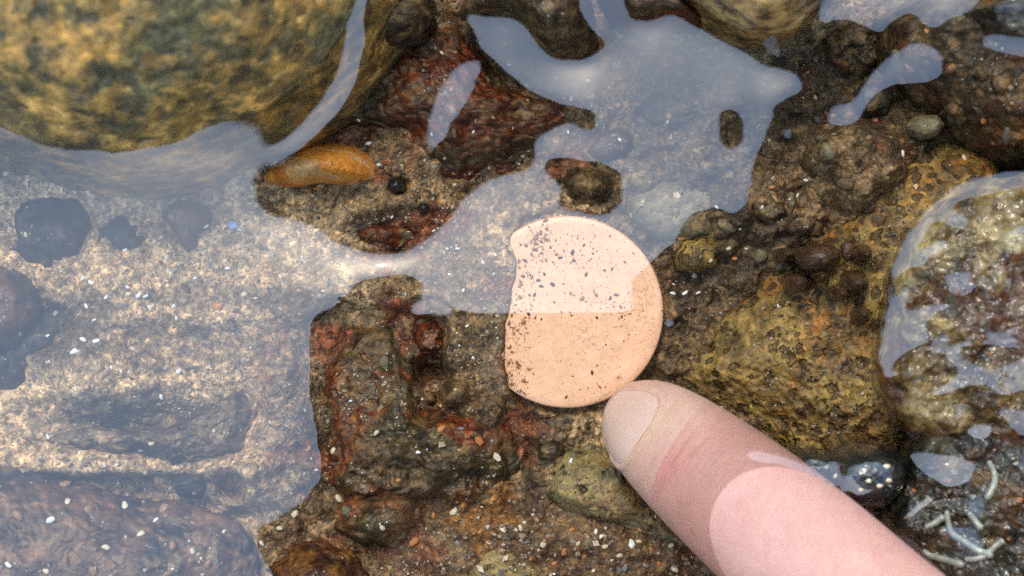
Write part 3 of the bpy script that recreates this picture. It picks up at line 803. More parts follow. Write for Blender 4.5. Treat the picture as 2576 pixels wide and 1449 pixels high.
CHIPS = [chip_mesh("chip", 100 + i, 4 + i % 2, 6 + i % 3, 0.45 + 0.12 * (i % 3), 0.2 + 0.05 * (i % 3)) for i in range(8)]
CHIP_MESH = {}
def chip_data(i, mat_key):
    if (i, mat_key) not in CHIP_MESH:
        v_, f_ = CHIPS[i]
        me = mesh_from("chip", v_, f_, smooth=(i % 2 == 0))
        me.materials.append(PEB[mat_key])
        CHIP_MESH[(i, mat_key)] = me
    return CHIP_MESH[(i, mat_key)]

MARKS = [(140, 570, "rounded hollow stand-in"), (310, 605, "small hollow stand-in"), (470, 565, "maroon hook-shaped stone"), (40, 780, "tan-specked brown stone"), (400, 1090, "broad dark grey rock"),
         (480, 1215, "black-brown angular stone"), (250, 1350, "mauve slab"), (583, 567, "pale blue pebble"), (740, 780, "grey sandy stone"), (820, 410, "amber pebble"), (1000, 468, "shiny black hole ball"),
         (1200, 300, "rust ledge"), (1000, 1050, "mottled rust rock"), (960, 1270, "lumpy grey-brown rock"), (820, 1420, "orange weedy stone"), (1280, 1430, "grey-green crusted stone"), (1090, 850, "dark red-brown stone"),
         (1540, 1230, "holed pale stone"), (1650, 1420, "finger"), (1700, 530, "pale grey-green stone"), (1760, 640, "olive furry stone"), (2057, 680, "limpets"), (1925, 525, "orange-brown sandy stone"), (2320, 320, "grey-green oval pebble"),
         (2050, 405, "dark stone block"), (2155, 425, "tan sandy stone"), (2180, 270, "dark grey stone"), (2140, 130, "lumpy brown rock"), (2400, 275, "fuzzy beige stone"), (2480, 170, "dark gravelly rock"), (1670, 285, "dark purple stone"),
         (1540, 365, "reddish stone"), (1470, 470, "shaded brown stone"), (1400, 70, "crest rock"), (1170, 680, "disc's sanded rim"), (1700, 760, "disc's bare rim"), (1900, 900, "yellow slab"), (960, 590, "rust-stained dark stone")]
DISC = [(1300, 700, "its sanded rim"), (1310, 930, "its sanded rim"), (1500, 960, "the fingertip"), (1480, 590, "the rim under the glare"), (1620, 780, "its bare rim"), (1430, 770, "its middle")]
def near_to(u, v, marks=None):
    return min(marks or MARKS, key=lambda m_: (m_[0] - u) ** 2 + (m_[1] - v) ** 2)[2]
n_chip = 0
def chip(name, u, v, r_px, key, label, cat, group, asp=1.0, rot=None, sink=0.25):
    global n_chip
    loc, nor, hit = at_px(u, v)
    if loc is None:
        return None
    r = r_px * kz(loc.z)
    o = bpy.data.objects.new(name, chip_data(n_chip % 8, key))
    COL.objects.link(o)
    o.scale = (r, r * asp, r * 0.75)
    a = random.uniform(0, 6.28) if rot is None else rot
    q = Vector((0, 0, 1)).rotation_difference((nor + Vector((0, 0, 1.2))).normalized())
    o.rotation_mode = 'QUATERNION'
    o.rotation_quaternion = q @ Matrix.Rotation(a, 3, 'Z').to_quaternion()
    o.location = loc + Vector((0, 0, r * 0.4 * (1 - sink)))
    if group and "barnacle" not in label and "clump" not in label:
        w_ = near_to(u, v, DISC) if "copper disc" in label else "the " + near_to(u, v)
        label, group = f"{label}, near {w_}", f"{group}, near {w_}"
    tag(o, label, cat, group)
    n_chip += 1
    return o

# traced pale chips in the wide pale glare
LW = "white shell chip under the wide pale glare"
LC = "cream grit pebble under the wide pale glare"
for (u, v, r) in [(212, 770, 8), (262, 748, 7), (345, 742, 10), (362, 745, 8), (310, 628, 7), (385, 605, 6), (487, 700, 7), (570, 675, 8), (238, 858, 11), (205, 855, 10),
                  (185, 885, 14), (232, 805, 6), (316, 722, 7), (372, 775, 8), (434, 770, 9), (440, 800, 8), (205, 698, 10), (224, 710, 9), (515, 568, 8), (545, 570, 6), (600, 577, 7),
                  (115, 845, 6), (118, 910, 5), (275, 925, 6), (320, 935, 5), (445, 935, 9), (402, 1000, 8), (115, 1100, 8), (195, 1140, 6), (122, 1310, 13), (388, 1310, 9), (15, 1425, 10)]:
    chip("shell_chip", u, v, r, 'white', LW, "shell chip", "white shell chips under the wide pale glare", 0.7)
for (u, v, r) in [(349, 1135, 8), (376, 1118, 8), (318, 740, 9), (415, 648, 10), (395, 635, 6), (20, 575, 8), (60, 590, 8), (378, 770, 9), (329, 878, 9), (258, 1172, 8), (300, 935, 7),
                  (640, 1020, 6), (535, 1085, 6), (610, 740, 8), (640, 750, 6), (360, 1190, 9), (165, 1265, 11), (310, 1275, 12), (262, 1380, 11), (350, 1345, 12), (110, 1440, 10), (480, 1390, 9), (560, 1340, 8)]:
    chip("grit_pebble", u, v, r, 'cream', LC, "pebble", "cream pebbles under the wide pale glare", 0.85)
chip("pebble", 583, 567, 14, 'blue', "pale blue rounded pebble on the sand under the wide pale glare", "pebble", None)
chip("pebble", 545, 770, 13, 'orange', "pale orange chip on the pale sand near the dark edge of the glare", "pebble", None)
for (u, v, r) in [(410, 1280, 16), (430, 1375, 14), (160, 1220, 16), (40, 1300, 18), (230, 1440, 15), (520, 1420, 14)]:
    chip("pebble", u, v, r, 'brown', "tan-brown pebble bedded in the mauve slab", "pebble", "pebbles bedded in the mauve slab", 0.8)
# the middle and right
RW = "white shell chip on brown gravel between disc and wet rocks"
for (u, v, r) in [(1726, 737, 9), (1758, 737, 7), (1695, 738, 9), (1748, 690, 6), (1696, 715, 5), (1880, 625, 6), (1920, 520, 6), (1990, 500, 6), (2010, 490, 7), (1865, 575, 6), (2030, 452, 7), (1960, 770, 5), (2275, 385, 10), (1805, 520, 7), (1940, 435, 7)]:
    chip("shell_chip", u, v, r, 'white', RW, "shell chip", "white shell chips between disc and wet rocks", 0.6)
MW = "tiny white shell chip on the brown rocks"
for (u, v, r) in [(1150, 625, 7), (1130, 690, 5), (1165, 730, 6), (1090, 580, 5), (925, 360, 9), (1085, 335, 6), (985, 545, 5), (1040, 880, 5), (1155, 870, 5), (1190, 900, 5), (1175, 820, 6), (1060, 1005, 6), (880, 1010, 5),
                  (1245, 640, 6), (1215, 660, 6), (1560, 350, 6), (1430, 330, 6), (1480, 200, 6), (900, 300, 6), (1110, 130, 6), (1280, 160, 6), (1190, 330, 5), (1437, 1160, 8)]:
    chip("shell_chip", u, v, r, 'white', MW, "shell chip", "tiny white shell chips on the brown rocks", 0.7)
GR = [(1420, 1390, 12, 'orange'), (1500, 1340, 9, 'white'), (1520, 1378, 12, 'cream'), (1560, 1400, 10, 'cream'), (1590, 1372, 13, 'white'), (1608, 1365, 9, 'cream'), (1640, 1385, 9, 'orange'), (1660, 1420, 10, 'orange'), (1690, 1375, 9, 'cream'),
      (1625, 1425, 10, 'grey'), (1575, 1430, 11, 'grey'), (1480, 1430, 10, 'dark'), (1540, 1435, 12, 'dark'), (1455, 1370, 8, 'cream'), (1380, 1350, 8, 'grey'), (1700, 1435, 12, 'cream'), (1720, 1405, 9, 'orange'),
      (1610, 1335, 8, 'orange'), (1310, 1330, 9, 'cream'), (1745, 1430, 9, 'brown'), (1350, 1310, 10, 'brown'), (1440, 1335, 9, 'orange'), (1570, 1350, 8, 'brown'), (1395, 1420, 9, 'orange'), (1650, 1350, 8, 'dark')]
for (u, v, r, k) in GR:
    chip("gravel_pebble", u, v, r, k, {'orange': "orange grit pebble", 'white': "white grit pebble", 'cream': "cream grit pebble", 'grey': "grey grit pebble", 'dark': "blackish grit pebble", 'brown': "brown grit pebble"}[k] + " in the loose gravel near the finger's base",
         "pebble", f"{k} pebbles in the gravel by the finger", 0.8)
for (u, v, r, k) in [(775, 1130, 8, 'orange'), (835, 1135, 10, 'cream'), (850, 1255, 12, 'cream'), (1000, 1210, 8, 'orange'), (1050, 1140, 7, 'white'), (945, 1090, 9, 'cream'), (1110, 1080, 14, 'orange'), (1205, 1110, 14, 'orange'), (1160, 1080, 8, 'grey'),
                     (1250, 1150, 14, 'cream'), (1040, 1365, 16, 'orange'), (1140, 1290, 12, 'cream'), (1090, 1300, 9, 'orange'), (1150, 1370, 9, 'grey'), (960, 1330, 10, 'cream'), (740, 1295, 12, 'cream'), (655, 1370, 10, 'white'), (700, 1330, 9, 'cream')]:
    chip("grit_pebble", u, v, r, k, {'orange': "rust-orange", 'white': "white", 'cream': "cream", 'grey': "grey"}[k] + " grit pebble on the mottled rock below the disc", "pebble", f"{k} grit on the mottled rock", 0.8)
for (u, v, r, k) in [(2100, 290, 9, 'orange'), (2205, 300, 9, 'orange'), (2190, 345, 10, 'brown'), (2035, 180, 6, 'orange'), (2335, 75, 9, 'orange'), (2480, 300, 12, 'orange'), (2430, 395, 10, 'cream'), (2065, 545, 9, 'brown'), (1945, 470, 9, 'orange'), (2080, 380, 8, 'cream'), (1850, 650, 8, 'orange'), (1790, 655, 7, 'cream'), (1835, 625, 8, 'cream'), (1715, 600, 10, 'orange')]:
    chip("grit_pebble", u, v, r, k, {'orange': "orange", 'brown': "brown", 'cream': "cream"}[k] + " grit pebble on the brown gravel beside the glare", "pebble", f"{k} grit beside the glare", 0.8)
# dark grains lying on the disc
DG_LAB = "dark sand grain lying on the copper disc"
for (u, v, r) in [(1551, 742, 10), (1537, 750, 8), (1547, 760, 4), (1565, 797, 8), (1490, 938, 9), (1503, 920, 6), (1348, 628, 7), (1385, 622, 6), (1441, 634, 11), (1400, 640, 9), (1410, 648, 10), (1370, 690, 11), (1475, 690, 11), (1362, 720, 8), (1355, 705, 8),
                  (1330, 790, 7), (1347, 800, 8), (1362, 803, 7), (1445, 655, 8), (1522, 680, 6), (1540, 677, 6), (1493, 625, 6), (1493, 638, 5), (1316, 695, 8), (1305, 655, 8), (1413, 785, 6), (1390, 715, 9), (1332, 742, 7), (1345, 742, 8), (1305, 745, 7), (1503, 800, 6),
                  (1525, 868, 6), (1425, 1000, 6), (1518, 875, 4), (1587, 790, 6), (1470, 616, 6), (1320, 655, 9), (1310, 615, 7), (1395, 760, 5), (1460, 630, 5), (1297, 768, 7)]:
    chip("sand_grain", u, v, r * random.uniform(0.45, 0.8), 'dark', DG_LAB, "sand grain", "dark grains on the copper disc", 0.75, sink=0.4)
for (u, v, r) in [(1360, 585, 9), (1372, 600, 8), (1465, 752, 9), (1500, 742, 7), (1562, 772, 7), (1375, 575, 7), (1345, 600, 8), (1510, 975, 6), (1330, 930, 7), (1318, 960, 8)]:
    chip("sand_grain", u, v, r * 0.8, 'brown', "brown sand grain lying on the copper disc", "sand grain", "brown grains on the copper disc", 0.8, sink=0.4)
for (u, v, r) in [(2190, 1212, 7), (2235, 1175, 9), (2217, 1225, 8), (2170, 1235, 7), (2130, 1262, 7), (2105, 1200, 7), (2240, 1210, 8)]:
    chip("barnacle", u, v, r, 'cream', "tiny pale yellow barnacle on the blue-black wet pebble", "barnacle", "barnacles on the blue-black pebble", 0.9)

# half-buried small stones
STONELETS = [chip_mesh("stonelet", 300 + i, 9, 13, 0.55 + 0.1 * (i % 3), 0.13) for i in range(6)]
SL_MESH = {}
def stonelet(u, v, r_px, mkey, label, group, asp, rot, idx, sink=0.55):
    loc, nor, hit = at_px(u, v)
    if loc is None or hit.name.startswith(("copper", "boulder", "sand_grain")):
        return
    key = (idx % 6, mkey)
    if key not in SL_MESH:
        v_, f_ = STONELETS[key[0]]
        me = mesh_from("stonelet", v_ * 0.001, f_)
        me.materials.append(M[mkey])
        SL_MESH[key] = me
    r = r_px * kz(loc.z)
    o = bpy.data.objects.new("small_stone", SL_MESH[key])
    COL.objects.link(o)
    o.scale = (r * 1000, r * asp * 1000, r * 700)
    o.rotation_euler = (random.uniform(-0.3, 0.3), random.uniform(-0.3, 0.3), rot)
    o.location = loc - Vector((0, 0, r * 0.5 * sink))
    w_ = near_to(u, v)
    tag(o, f"{label}, near the {w_}", "stone", f"{group}, near the {w_}")
zr = random.Random(5)
def zone(n, box, mats, rng, where):
    for i in range(n):
        u, v = zr.uniform(box[0], box[2]), zr.uniform(box[1], box[3])
        mk, word = zr.choice(mats)
        stonelet(u, v, rng[0] + (rng[1] - rng[0]) * zr.random() ** 2, mk, f"{word} half-buried small stone {where}", f"{word} small stones {where}", zr.uniform(0.55, 1.0), zr.uniform(0, 6.28), i)
zone(34, (1820, 360, 2200, 640), [('mottled2', "tan-brown"), ('gravelrock', "dark brown"), ('greystone', "grey-green"), ('maroon', "reddish")], (10, 34), "in gravel beside the blue glare")
zone(30, (2060, 120, 2560, 360), [('gravelrock', "dark brown"), ('rust', "rusty"), ('slate', "slate-grey"), ('amberweed', "orange-brown")], (12, 36), "by the small winged glares")
zone(12, (0, 520, 640, 1100), [('slate', "slate-grey"), ('maroon', "reddish"), ('greystone', "grey-green")], (8, 24), "under the wide pale glare")
zone(26, (840, 860, 1320, 1420), [('mottled2', "tan-brown"), ('amberweed', "orange-brown"), ('gravelrock', "dark brown"), ('greystone', "grey-green")], (10, 30), "around the mottled rust rock")
zone(18, (1340, 1080, 1720, 1440), [('mottled2', "tan-brown"), ('gravelrock', "dark brown"), ('greystone', "grey-green")], (9, 24), "between disc and gravel")
zone(14, (1560, 60, 1880, 440), [('slate', "slate-grey"), ('mottled2', "tan-brown")], (10, 28), "under the large blue glare")
zone(12, (900, 100, 1420, 460), [('rust', "rusty"), ('mottled2', "tan-brown")], (10, 28), "on the rust-red ledge")

for _ in range(46):
    v_ = random.uniform(640, 1005)
    u_ = float(np.interp(v_, [600, 640, 700, 760, 800, 860, 920, 980, 1010], [1288, 1300, 1306, 1290, 1278, 1274, 1272, 1282, 1300])) + abs(random.gauss(0, 20)) + 2
    chip("sand_grain", u_, v_, random.uniform(2.2, 6.0), 'brown', "small brown drift grain lying on the copper disc", "sand grain", "drifted grains on the copper disc", 0.8, sink=0.4)
for _ in range(34):
    u_, v_ = random.gauss(1362, 16), random.gauss(605, 30)
    chip("sand_grain", u_, v_, random.uniform(2.5, 6.5), 'brown', "brown sand grain in the silty clump on the disc's sand-side shoulder", "sand grain", "brown grains clumped on the disc's shoulder", 0.8, sink=0.4)

# grey shell spike under the golden stone
a0, _, _ = at_px(1955, 150)
tip_, root_ = P(1957, 145, -0.006), P(1935, 92, -0.001)
vs_, fs_ = [], []
ax = (tip_ - root_)
sd = Vector((-ax.y, ax.x, 0)).normalized()
for i in range(9):
    t = i / 8
    w = 0.0010 * (1 - t) ** 0.7 + 0.00008
    c_ = root_ + ax * t
    for j in range(8):
        a = j / 8 * 2 * math.pi
        vs_.append(c_ - root_ + sd * math.cos(a) * w + Vector((0, 0, 1)) * math.sin(a) * w * 0.6 + sd * 0.0002 * math.sin(t * 9))
spike_me = mesh_from("shell_spike", np.array([tuple(v) for v in vs_]), grid_faces(9, 8, True))
spike = obj("shell_spike", spike_me, plain_mat("grey_shell", (0.28, 0.27, 0.24), 0.5, var=0.5, scale=1500), loc=root_)
tag(spike, "thin grey shell spike hanging from the golden stone's edge", "shell")

# pale worm tubes on the dark wet rock
def tube(name, pts, r0, r1, mat, parent=None, seg=8):
    pts = [Vector(p) for p in pts]
    n = 6 * (len(pts) - 1) + 1
    cs = []
    for i in range(n):
        t = i / 6
        k = min(int(t), len(pts) - 2)
        f = t - k
        p0, p1, p2, p3 = pts[max(k - 1, 0)], pts[k], pts[k + 1], pts[min(k + 2, len(pts) - 1)]
        cs.append(0.5 * ((2 * p1) + (p2 - p0) * f + (2 * p0 - 5 * p1 + 4 * p2 - p3) * f * f + (3 * p1 - p0 - 3 * p2 + p3) * f ** 3))
    vs_ = []
    for i, c_ in enumerate(cs):
        d = (cs[min(i + 1, n - 1)] - cs[max(i - 1, 0)]).normalized()
        s = d.cross(Vector((0, 0, 1))).normalized()
        u_ = s.cross(d)
        r = r0 + (r1 - r0) * i / (n - 1)
        r *= 1 + 0.05 * math.sin(i * 2.1)
        if i in (0, n - 1):
            r *= 0.3
        for j in range(seg):
            a = 2 * math.pi * j / seg
            vs_.append(c_ + s * math.cos(a) * r + u_ * math.sin(a) * r)
    base = cs[0].copy()
    me = mesh_from(name, np.array([tuple(v - base) for v in vs_]), grid_faces(n, seg, True))
    return obj(name, me, mat, parent, base)
M['worm'] = plain_mat("chalky_tube", (0.27, 0.28, 0.23), 0.35, 0.5, var=0.3, scale=1200, coat=0.6)
for k, (path, lab) in enumerate([
        ([(2385, 1285), (2390, 1320), (2400, 1345), (2430, 1365), (2470, 1390), (2500, 1400)], "long pale worm tube curving across the dark wet rock"),
        ([(2330, 1330), (2355, 1318), (2380, 1300)], "short pale worm tube meeting one end of the long curved tube"),
        ([(2440, 1290), (2455, 1310), (2475, 1335)], "straight pale worm tube lying free beside the long curved one"),
        ([(2325, 1385), (2345, 1400), (2380, 1410), (2430, 1425)], "pale worm tube along the dark rock's shaded edge"),
        ([(2490, 1160), (2505, 1190), (2505, 1220), (2485, 1260)], "greenish worm tube on the dark rock's far side"),
        ([(2430, 1410), (2470, 1405), (2510, 1375), (2530, 1360)], "worm tube crossing the end of the long curved tube")]):
    pts = []
    for (u, v) in path:
        l, n_, o_ = at_px(u, v)
        pts.append(l + Vector((0, 0, 0.0003)))
    tag(tube("worm_tube", pts, 0.00026, 0.0004, M['worm']), lab, "worm tube", "worm tubes on the dark wet rock")

# ------------------------------------------------------------------ loose sand: too many grains to count
def scatter(name, label, n, region, size, palette, weights, seed, accept=None, lift=0.3):
    r = np.random.default_rng(seed)
    tv = np.array([(1, 0, 0), (-1, 0, 0), (0, 1, 0), (0, -1, 0), (0, 0, 0.8), (0, 0, -0.8)], float)
    tf = np.array([(0, 2, 4), (2, 1, 4), (1, 3, 4), (3, 0, 4), (2, 0, 5), (1, 2, 5), (3, 1, 5), (0, 3, 5)])
    V_, F_, C_ = [], [], []
    cnt = 0
    pal = np.array(palette, float)
    cu_, cv_ = r.uniform(region[0], region[2], n * 3), r.uniform(region[1], region[3], n * 3)
    dens = np.clip(0.42 + 1.1 * fbm(cu_, cv_, cu_ * 0, 170.0, 3, seed * 3.1), 0.04, 1) if accept is None else np.array([accept(a_, b_) for a_, b_ in zip(cu_, cv_)])
    keep_ = r.uniform(size=n * 3) < dens
    for u, v in zip(cu_[keep_], cv_[keep_]):
        if cnt >= n:
            break
        p_ = P(u, v, -0.016)
        loc, nor, o_ = drop(p_.x, p_.y)
        if loc is None or o_.name.startswith(("boulder", "sand_grain", "shell", "copper")) != (name == "silt" and o_.name.startswith("copper")):
            if not (name == "silt" and o_ is not None and o_.name.startswith("copper")):
                continue
        if nor.z < 0.8:
            continue
        if o_.data.materials and o_.data.materials[0] is M['slate'] and r.uniform() < 0.8:
            continue
        s = size[0] * math.exp(r.normal(0, size[1]))
        A = r.normal(size=(3, 3))
        Q, _ = np.linalg.qr(A)
        pts = (tv * r.uniform(0.6, 1.25, (6, 1)) * np.array([1, r.uniform(0.6, 1), r.uniform(0.45, 0.9)])) @ Q.T * s
        V_.append(pts + np.array([loc.x, loc.y, loc.z + s * lift]))
        F_.append(tf + cnt * 6)
        c_ = pal[r.choice(len(pal), p=weights)] * r.uniform(0.75, 1.25)
        C_.append(np.repeat(c_[None], 6, 0))
        cnt += 1
    me = mesh_from(name, np.concatenate(V_), np.concatenate(F_), smooth=False)
    set_col(me, np.clip(np.concatenate(C_), 0, 0.85))
    o = obj(name, me, M['grains'])
    return tag(o, label, None, None, "stuff")

pal = [(0.72, 0.70, 0.65), (0.50, 0.42, 0.30), (0.30, 0.23, 0.15), (0.17, 0.12, 0.08), (0.05, 0.042, 0.036), (0.36, 0.14, 0.05), (0.14, 0.15, 0.14)]
scatter("loose_sand", "loose pale sand grains spread over the pale floor under the wide glare", 15000, (-100, 380, 1330, 1500), (0.00013, 0.38), pal,
        [0.015, 0.17, 0.395, 0.20, 0.12, 0.03, 0.07], 1)
scatter("loose_grit", "loose brown grit spread over the brown floor and rocks", 15000, (880, -40, 2600, 1500), (0.00013, 0.42), pal,
        [0.004, 0.045, 0.20, 0.341, 0.27, 0.05, 0.09], 2)
scatter("coarse_gravel", "coarse mixed gravel beside the finger's base", 1100, (1180, 1290, 1820, 1500), (0.00026, 0.35), pal,
        [0.025, 0.12, 0.21, 0.27, 0.18, 0.13, 0.065], 3)
def silt_where(u, v):
    d = math.hypot(u - COIN_C[0], v - COIN_C[1]) / COIN_R
    if d > 0.985:
        return 0
    f = 0.05
    for cu, cv, ru, rv, a in [(1365, 610, 35, 60, 1.0), (1480, 745, 70, 40, 0.5), (1560, 780, 40, 40, 0.6), (1520, 980, 40, 30, 0.6), (1295, 880, 42, 130, 1.0), (1440, 640, 130, 70, 0.4), (1330, 690, 40, 60, 0.5)]:
        f = max(f, a * math.exp(-((u - cu) / ru) ** 2 - ((v - cv) / rv) ** 2))
    return f
scatter("silt", "fine brown silt and sand dusting the copper disc", 2300, (1260, 540, 1675, 1035), (0.000068, 0.5),
        [(0.13, 0.07, 0.035), (0.32, 0.16, 0.06), (0.07, 0.05, 0.04), (0.45, 0.26, 0.12)], [0.2, 0.42, 0.08, 0.3], 4, silt_where)

W_STEP = 0.00034
wx = np.arange(-0.0585, 0.0586, W_STEP)
wy = np.arange(-0.0360, 0.0361, W_STEP)

# ------------------------------------------------------------------ the person: pointing hand in the water, body leaning over the pool
person = bpy.data.objects.new("person", None)
COL.objects.link(person)
tag(person, "pale bare index finger dipping into the water and touching the copper disc", "person")

def skin_mat():
    m, nt, out = new_mat("skin")
    L = nt.links
    at = N(nt, "ShaderNodeAttribute", attribute_name="tint")
    tc = N(nt, "ShaderNodeTexCoord")
    n1 = N(nt, "ShaderNodeTexNoise"); n1.inputs["Scale"].default_value = 190; n1.inputs["Detail"].default_value = 5
    L.new(tc.outputs["Object"], n1.inputs["Vector"])
    c = mixc(nt, 0.6, at.outputs["Color"], ramp(nt, n1.outputs[0], [(0.36, (0.96, 0.86, 0.85)), (0.64, (1.05, 1.05, 1.05))]), 'MULTIPLY')
    n3 = N(nt, "ShaderNodeTexNoise"); n3.inputs["Scale"].default_value = 700; n3.inputs["Detail"].default_value = 3
    L.new(tc.outputs["Object"], n3.inputs["Vector"])
    c = mixc(nt, 0.35, c, ramp(nt, n3.outputs[0], [(0.35, (0.88, 0.8, 0.8)), (0.65, (1.06, 1.06, 1.05))]), 'MULTIPLY')
    v = N(nt, "ShaderNodeTexVoronoi"); v.inputs["Scale"].default_value = 2600
    L.new(tc.outputs["Object"], v.inputs["Vector"])
    # fine skin lines, drawn out across the finger
    mp = N(nt, "ShaderNodeMapping"); mp.vector_type = 'TEXTURE'; mp.inputs["Rotation"].default_value = (0, 0, math.radians(-38)); mp.inputs["Scale"].default_value = (1 / 2200, 1 / 420, 1 / 420)
    L.new(tc.outputs["Object"], mp.inputs[0])
    n2 = N(nt, "ShaderNodeTexNoise"); n2.inputs["Scale"].default_value = 1.0; n2.inputs["Detail"].default_value = 4
    L.new(mp.outputs[0], n2.inputs["Vector"])
    h = maths(nt, 'ADD', maths(nt, 'MULTIPLY', v.outputs["Distance"], 0.35), n2.outputs[0])
    b = N(nt, "ShaderNodeBump"); b.inputs["Strength"].default_value = 0.45; b.inputs["Distance"].default_value = 0.0003
    L.new(h, b.inputs["Height"])
    pr = N(nt, "ShaderNodeBsdfPrincipled")
    L.new(c, pr.inputs["Base Color"]); L.new(b.outputs[0], pr.inputs["Normal"])
    pr.inputs["Roughness"].default_value = 0.5
    pr.inputs["Specular IOR Level"].default_value = 0.4
    pr.inputs["Subsurface Weight"].default_value = 0.10
    pr.inputs["Subsurface Radius"].default_value = (0.0016, 0.0007, 0.0005)
    pr.inputs["Subsurface Scale"].default_value = 1.0
    L.new(pr.outputs[0], out.inputs[0])
    return m
M['skin'] = skin_mat()
SKIN = np.array((0.62, 0.40, 0.315)); PINK = np.array((0.455, 0.242, 0.198)); RED = np.array((0.52, 0.19, 0.17)); YEL = np.array((0.55, 0.37, 0.23))

# --- the index finger: rings along its axis, from tip (t = 0) back to the knuckle (picture units)
F_T = [0, 4, 12, 25, 45, 75, 120, 190, 255, 340, 470, 620, 800, 1100, 1500, 2000]
F_W = [2, 26, 48, 70, 90, 112, 131, 147, 157, 168, 180, 187, 190, 195, 208, 225]      # half width
F_B = [2, 18, 34, 50, 66, 86, 108, 126, 138, 152, 168, 178, 182, 184, 195, 205]       # half thickness
_ft = np.arange(0, 2061, 1.0)
def _smooth(kn):
    a_ = np.interp(_ft, F_T, kn)
    for w_ in (20, 60):
        kern = np.ones(2 * w_ + 1) / (2 * w_ + 1)
        b_ = np.convolve(np.pad(a_, w_, mode='edge'), kern, mode='valid')
        f_ = np.clip((_ft - 1.6 * w_) / (2.0 * w_), 0, 1)
        a_ = a_ * (1 - f_) + b_ * f_
    return a_
F_WS, F_BS = _smooth(F_W), _smooth(F_B)
def f_axis(t):
    ang = math.radians(38.6) + math.radians(1.3) * min(1, t / 800)
    u = 1546 + t * math.cos(ang)
    v = 1003 + t * math.sin(ang)
    h = t * 0.0000412
    z = -0.0150 + h * 0.47 + 0.0022 * (1 - math.exp(-h / 0.003)) * 0.6 + math.log1p(math.exp(min(60, (h - 0.02) / 0.004))) * 0.004 * 0.12
    return P(u, v, z)
ts = np.concatenate([np.array([0.5, 3, 7, 12, 18, 25, 34]), np.arange(44, 700, 5.0), np.arange(700, 2001, 26.0)])
NPH = 128
phs = np.arange(NPH) / NPH * 2 * np.pi
NAIL_T0, NAIL_T1, NAIL_PH, NAIL_HW = 22.0, 158.0, 0.28, 0.80
rings_, cols_, meta_ = [], [], []
for t in ts:
    c0, c1 = f_axis(max(t - 6, 0)), f_axis(t + 6)
    d = (c1 - c0).normalized()
    side = Vector((0, 0, 1)).cross(d).normalized() * -1          # towards the lower left of the picture
    if side.dot(Vector((-0.6, -0.8, 0))) < 0:
        side = -side
    up = d.cross(side)
    if up.z < 0:
        up = -up
    c_ = f_axis(t)
    k = kz(c_.z)
    w = float(np.interp(t, _ft, F_WS)) * k
    bt = float(np.interp(t, _ft, F_BS)) * k
    row = []
    for ph in phs:
        # phi 0 = up, positive towards the lower left side
        sx, cx_ = math.sin(ph), math.cos(ph)
        e = 2.25
        rr = (abs(sx) ** e + abs(cx_) ** e) ** (-1 / e)
        a_ = ((ph + math.pi) % (2 * math.pi)) - math.pi
        disp = 0.0
        # wrinkles over the end joint
        for tc_, dep, wd, sk in ((236, 0.00016, 5, 22), (258, 0.00030, 6, 16), (285, 0.00020, 6, -14), (222, 0.0001, 4, -20)):
            q = t - (tc_ + sk * a_)
            disp -= dep * math.exp(-(q / wd) ** 2) * math.exp(-((a_ - 0.15) / 0.85) ** 2)
        # nail bed: sunk plate with a raised fold behind and beside it
        q = (t - NAIL_T0) / (NAIL_T1 - NAIL_T0)
        hw = NAIL_HW * (0.72 + 0.33 * min(1, max(0, q) * 2.2)) * (1 if q < 0.72 else math.sqrt(max(0, 1 - ((q - 0.72) / 0.30) ** 2)))
        da = abs(a_ - NAIL_PH)
        if 0 < q < 1.2:
            edge = (q - 1.0) * 3.2e0 if q > 0.9 else -1
            ins = min(1, max(0, (hw - da) / 0.14)) if hw > 0 else 0
            disp -= 0.00030 * ins * min(1, q * 4)
            if q > 0.55:
                dist = math.hypot((q - 0.72) / 0.30, da / NAIL_HW) if q > 0.72 else da / max(hw, 1e-3)
                disp += 0.00028 * math.exp(-((dist - 1.14) / 0.13) ** 2)
            else:
                disp += 0.00014 * math.exp(-((da / max(hw, 1e-3) - 1.16) / 0.12) ** 2)
        p_ = c_ + side * (w * rr * sx) + up * (bt * rr * cx_)
        n_ = (side * sx + up * cx_).normalized()
        row.append(p_ + n_ * disp)
        # colour: paler tip, pink past the joint, redder in the wrinkles, yellowish by the nail fold
        pk = min(1, max(0, (t - 150) / 200))
        col = SKIN * (1 - pk) + PINK * pk
        wr = 0
        for tc_, wd, sk, am in ((250, 12, 18, 0.5), (275, 16, -8, 0.35), (300, 30, 0, 0.25), (380, 60, 0, 0.15)):
            wr += am * math.exp(-((t - tc_ - sk * a_) / wd) ** 2) * math.exp(-((a_ - 0.1) / 0.8) ** 2)
        col = col * (1 - min(0.75, wr)) + RED * min(0.75, wr)
        if 0.8 < q < 1.5 and da < NAIL_HW * 1.15:
            y_ = math.exp(-((q - 1.09) / 0.09) ** 2) * 0.6
            col = col * (1 - y_) + YEL * y_
        cols_.append(col)
    rings_.append(row)
ring_v = np.array([[tuple(p) for p in row] for row in rings_])
nr_ = len(ts)
fin_v = np.concatenate([ring_v.reshape(-1, 3), [tuple(f_axis(0.0))], [tuple(f_axis(ts[-1]))]])
q4 = grid_faces(nr_, NPH, True)
fin_c = np.concatenate([np.array(cols_), [SKIN, PINK]])
i0 = np.arange(NPH); j0 = (i0 + 1) % NPH
fin_f = np.concatenate([np.stack([q4[:, 0], q4[:, 1], q4[:, 2]], -1), np.stack([q4[:, 0], q4[:, 2], q4[:, 3]], -1),
                        np.stack([np.full(NPH, len(fin_v) - 2), j0, i0], -1), np.stack([np.full(NPH, len(fin_v) - 1), (nr_ - 1) * NPH + i0, (nr_ - 1) * NPH + j0], -1)])
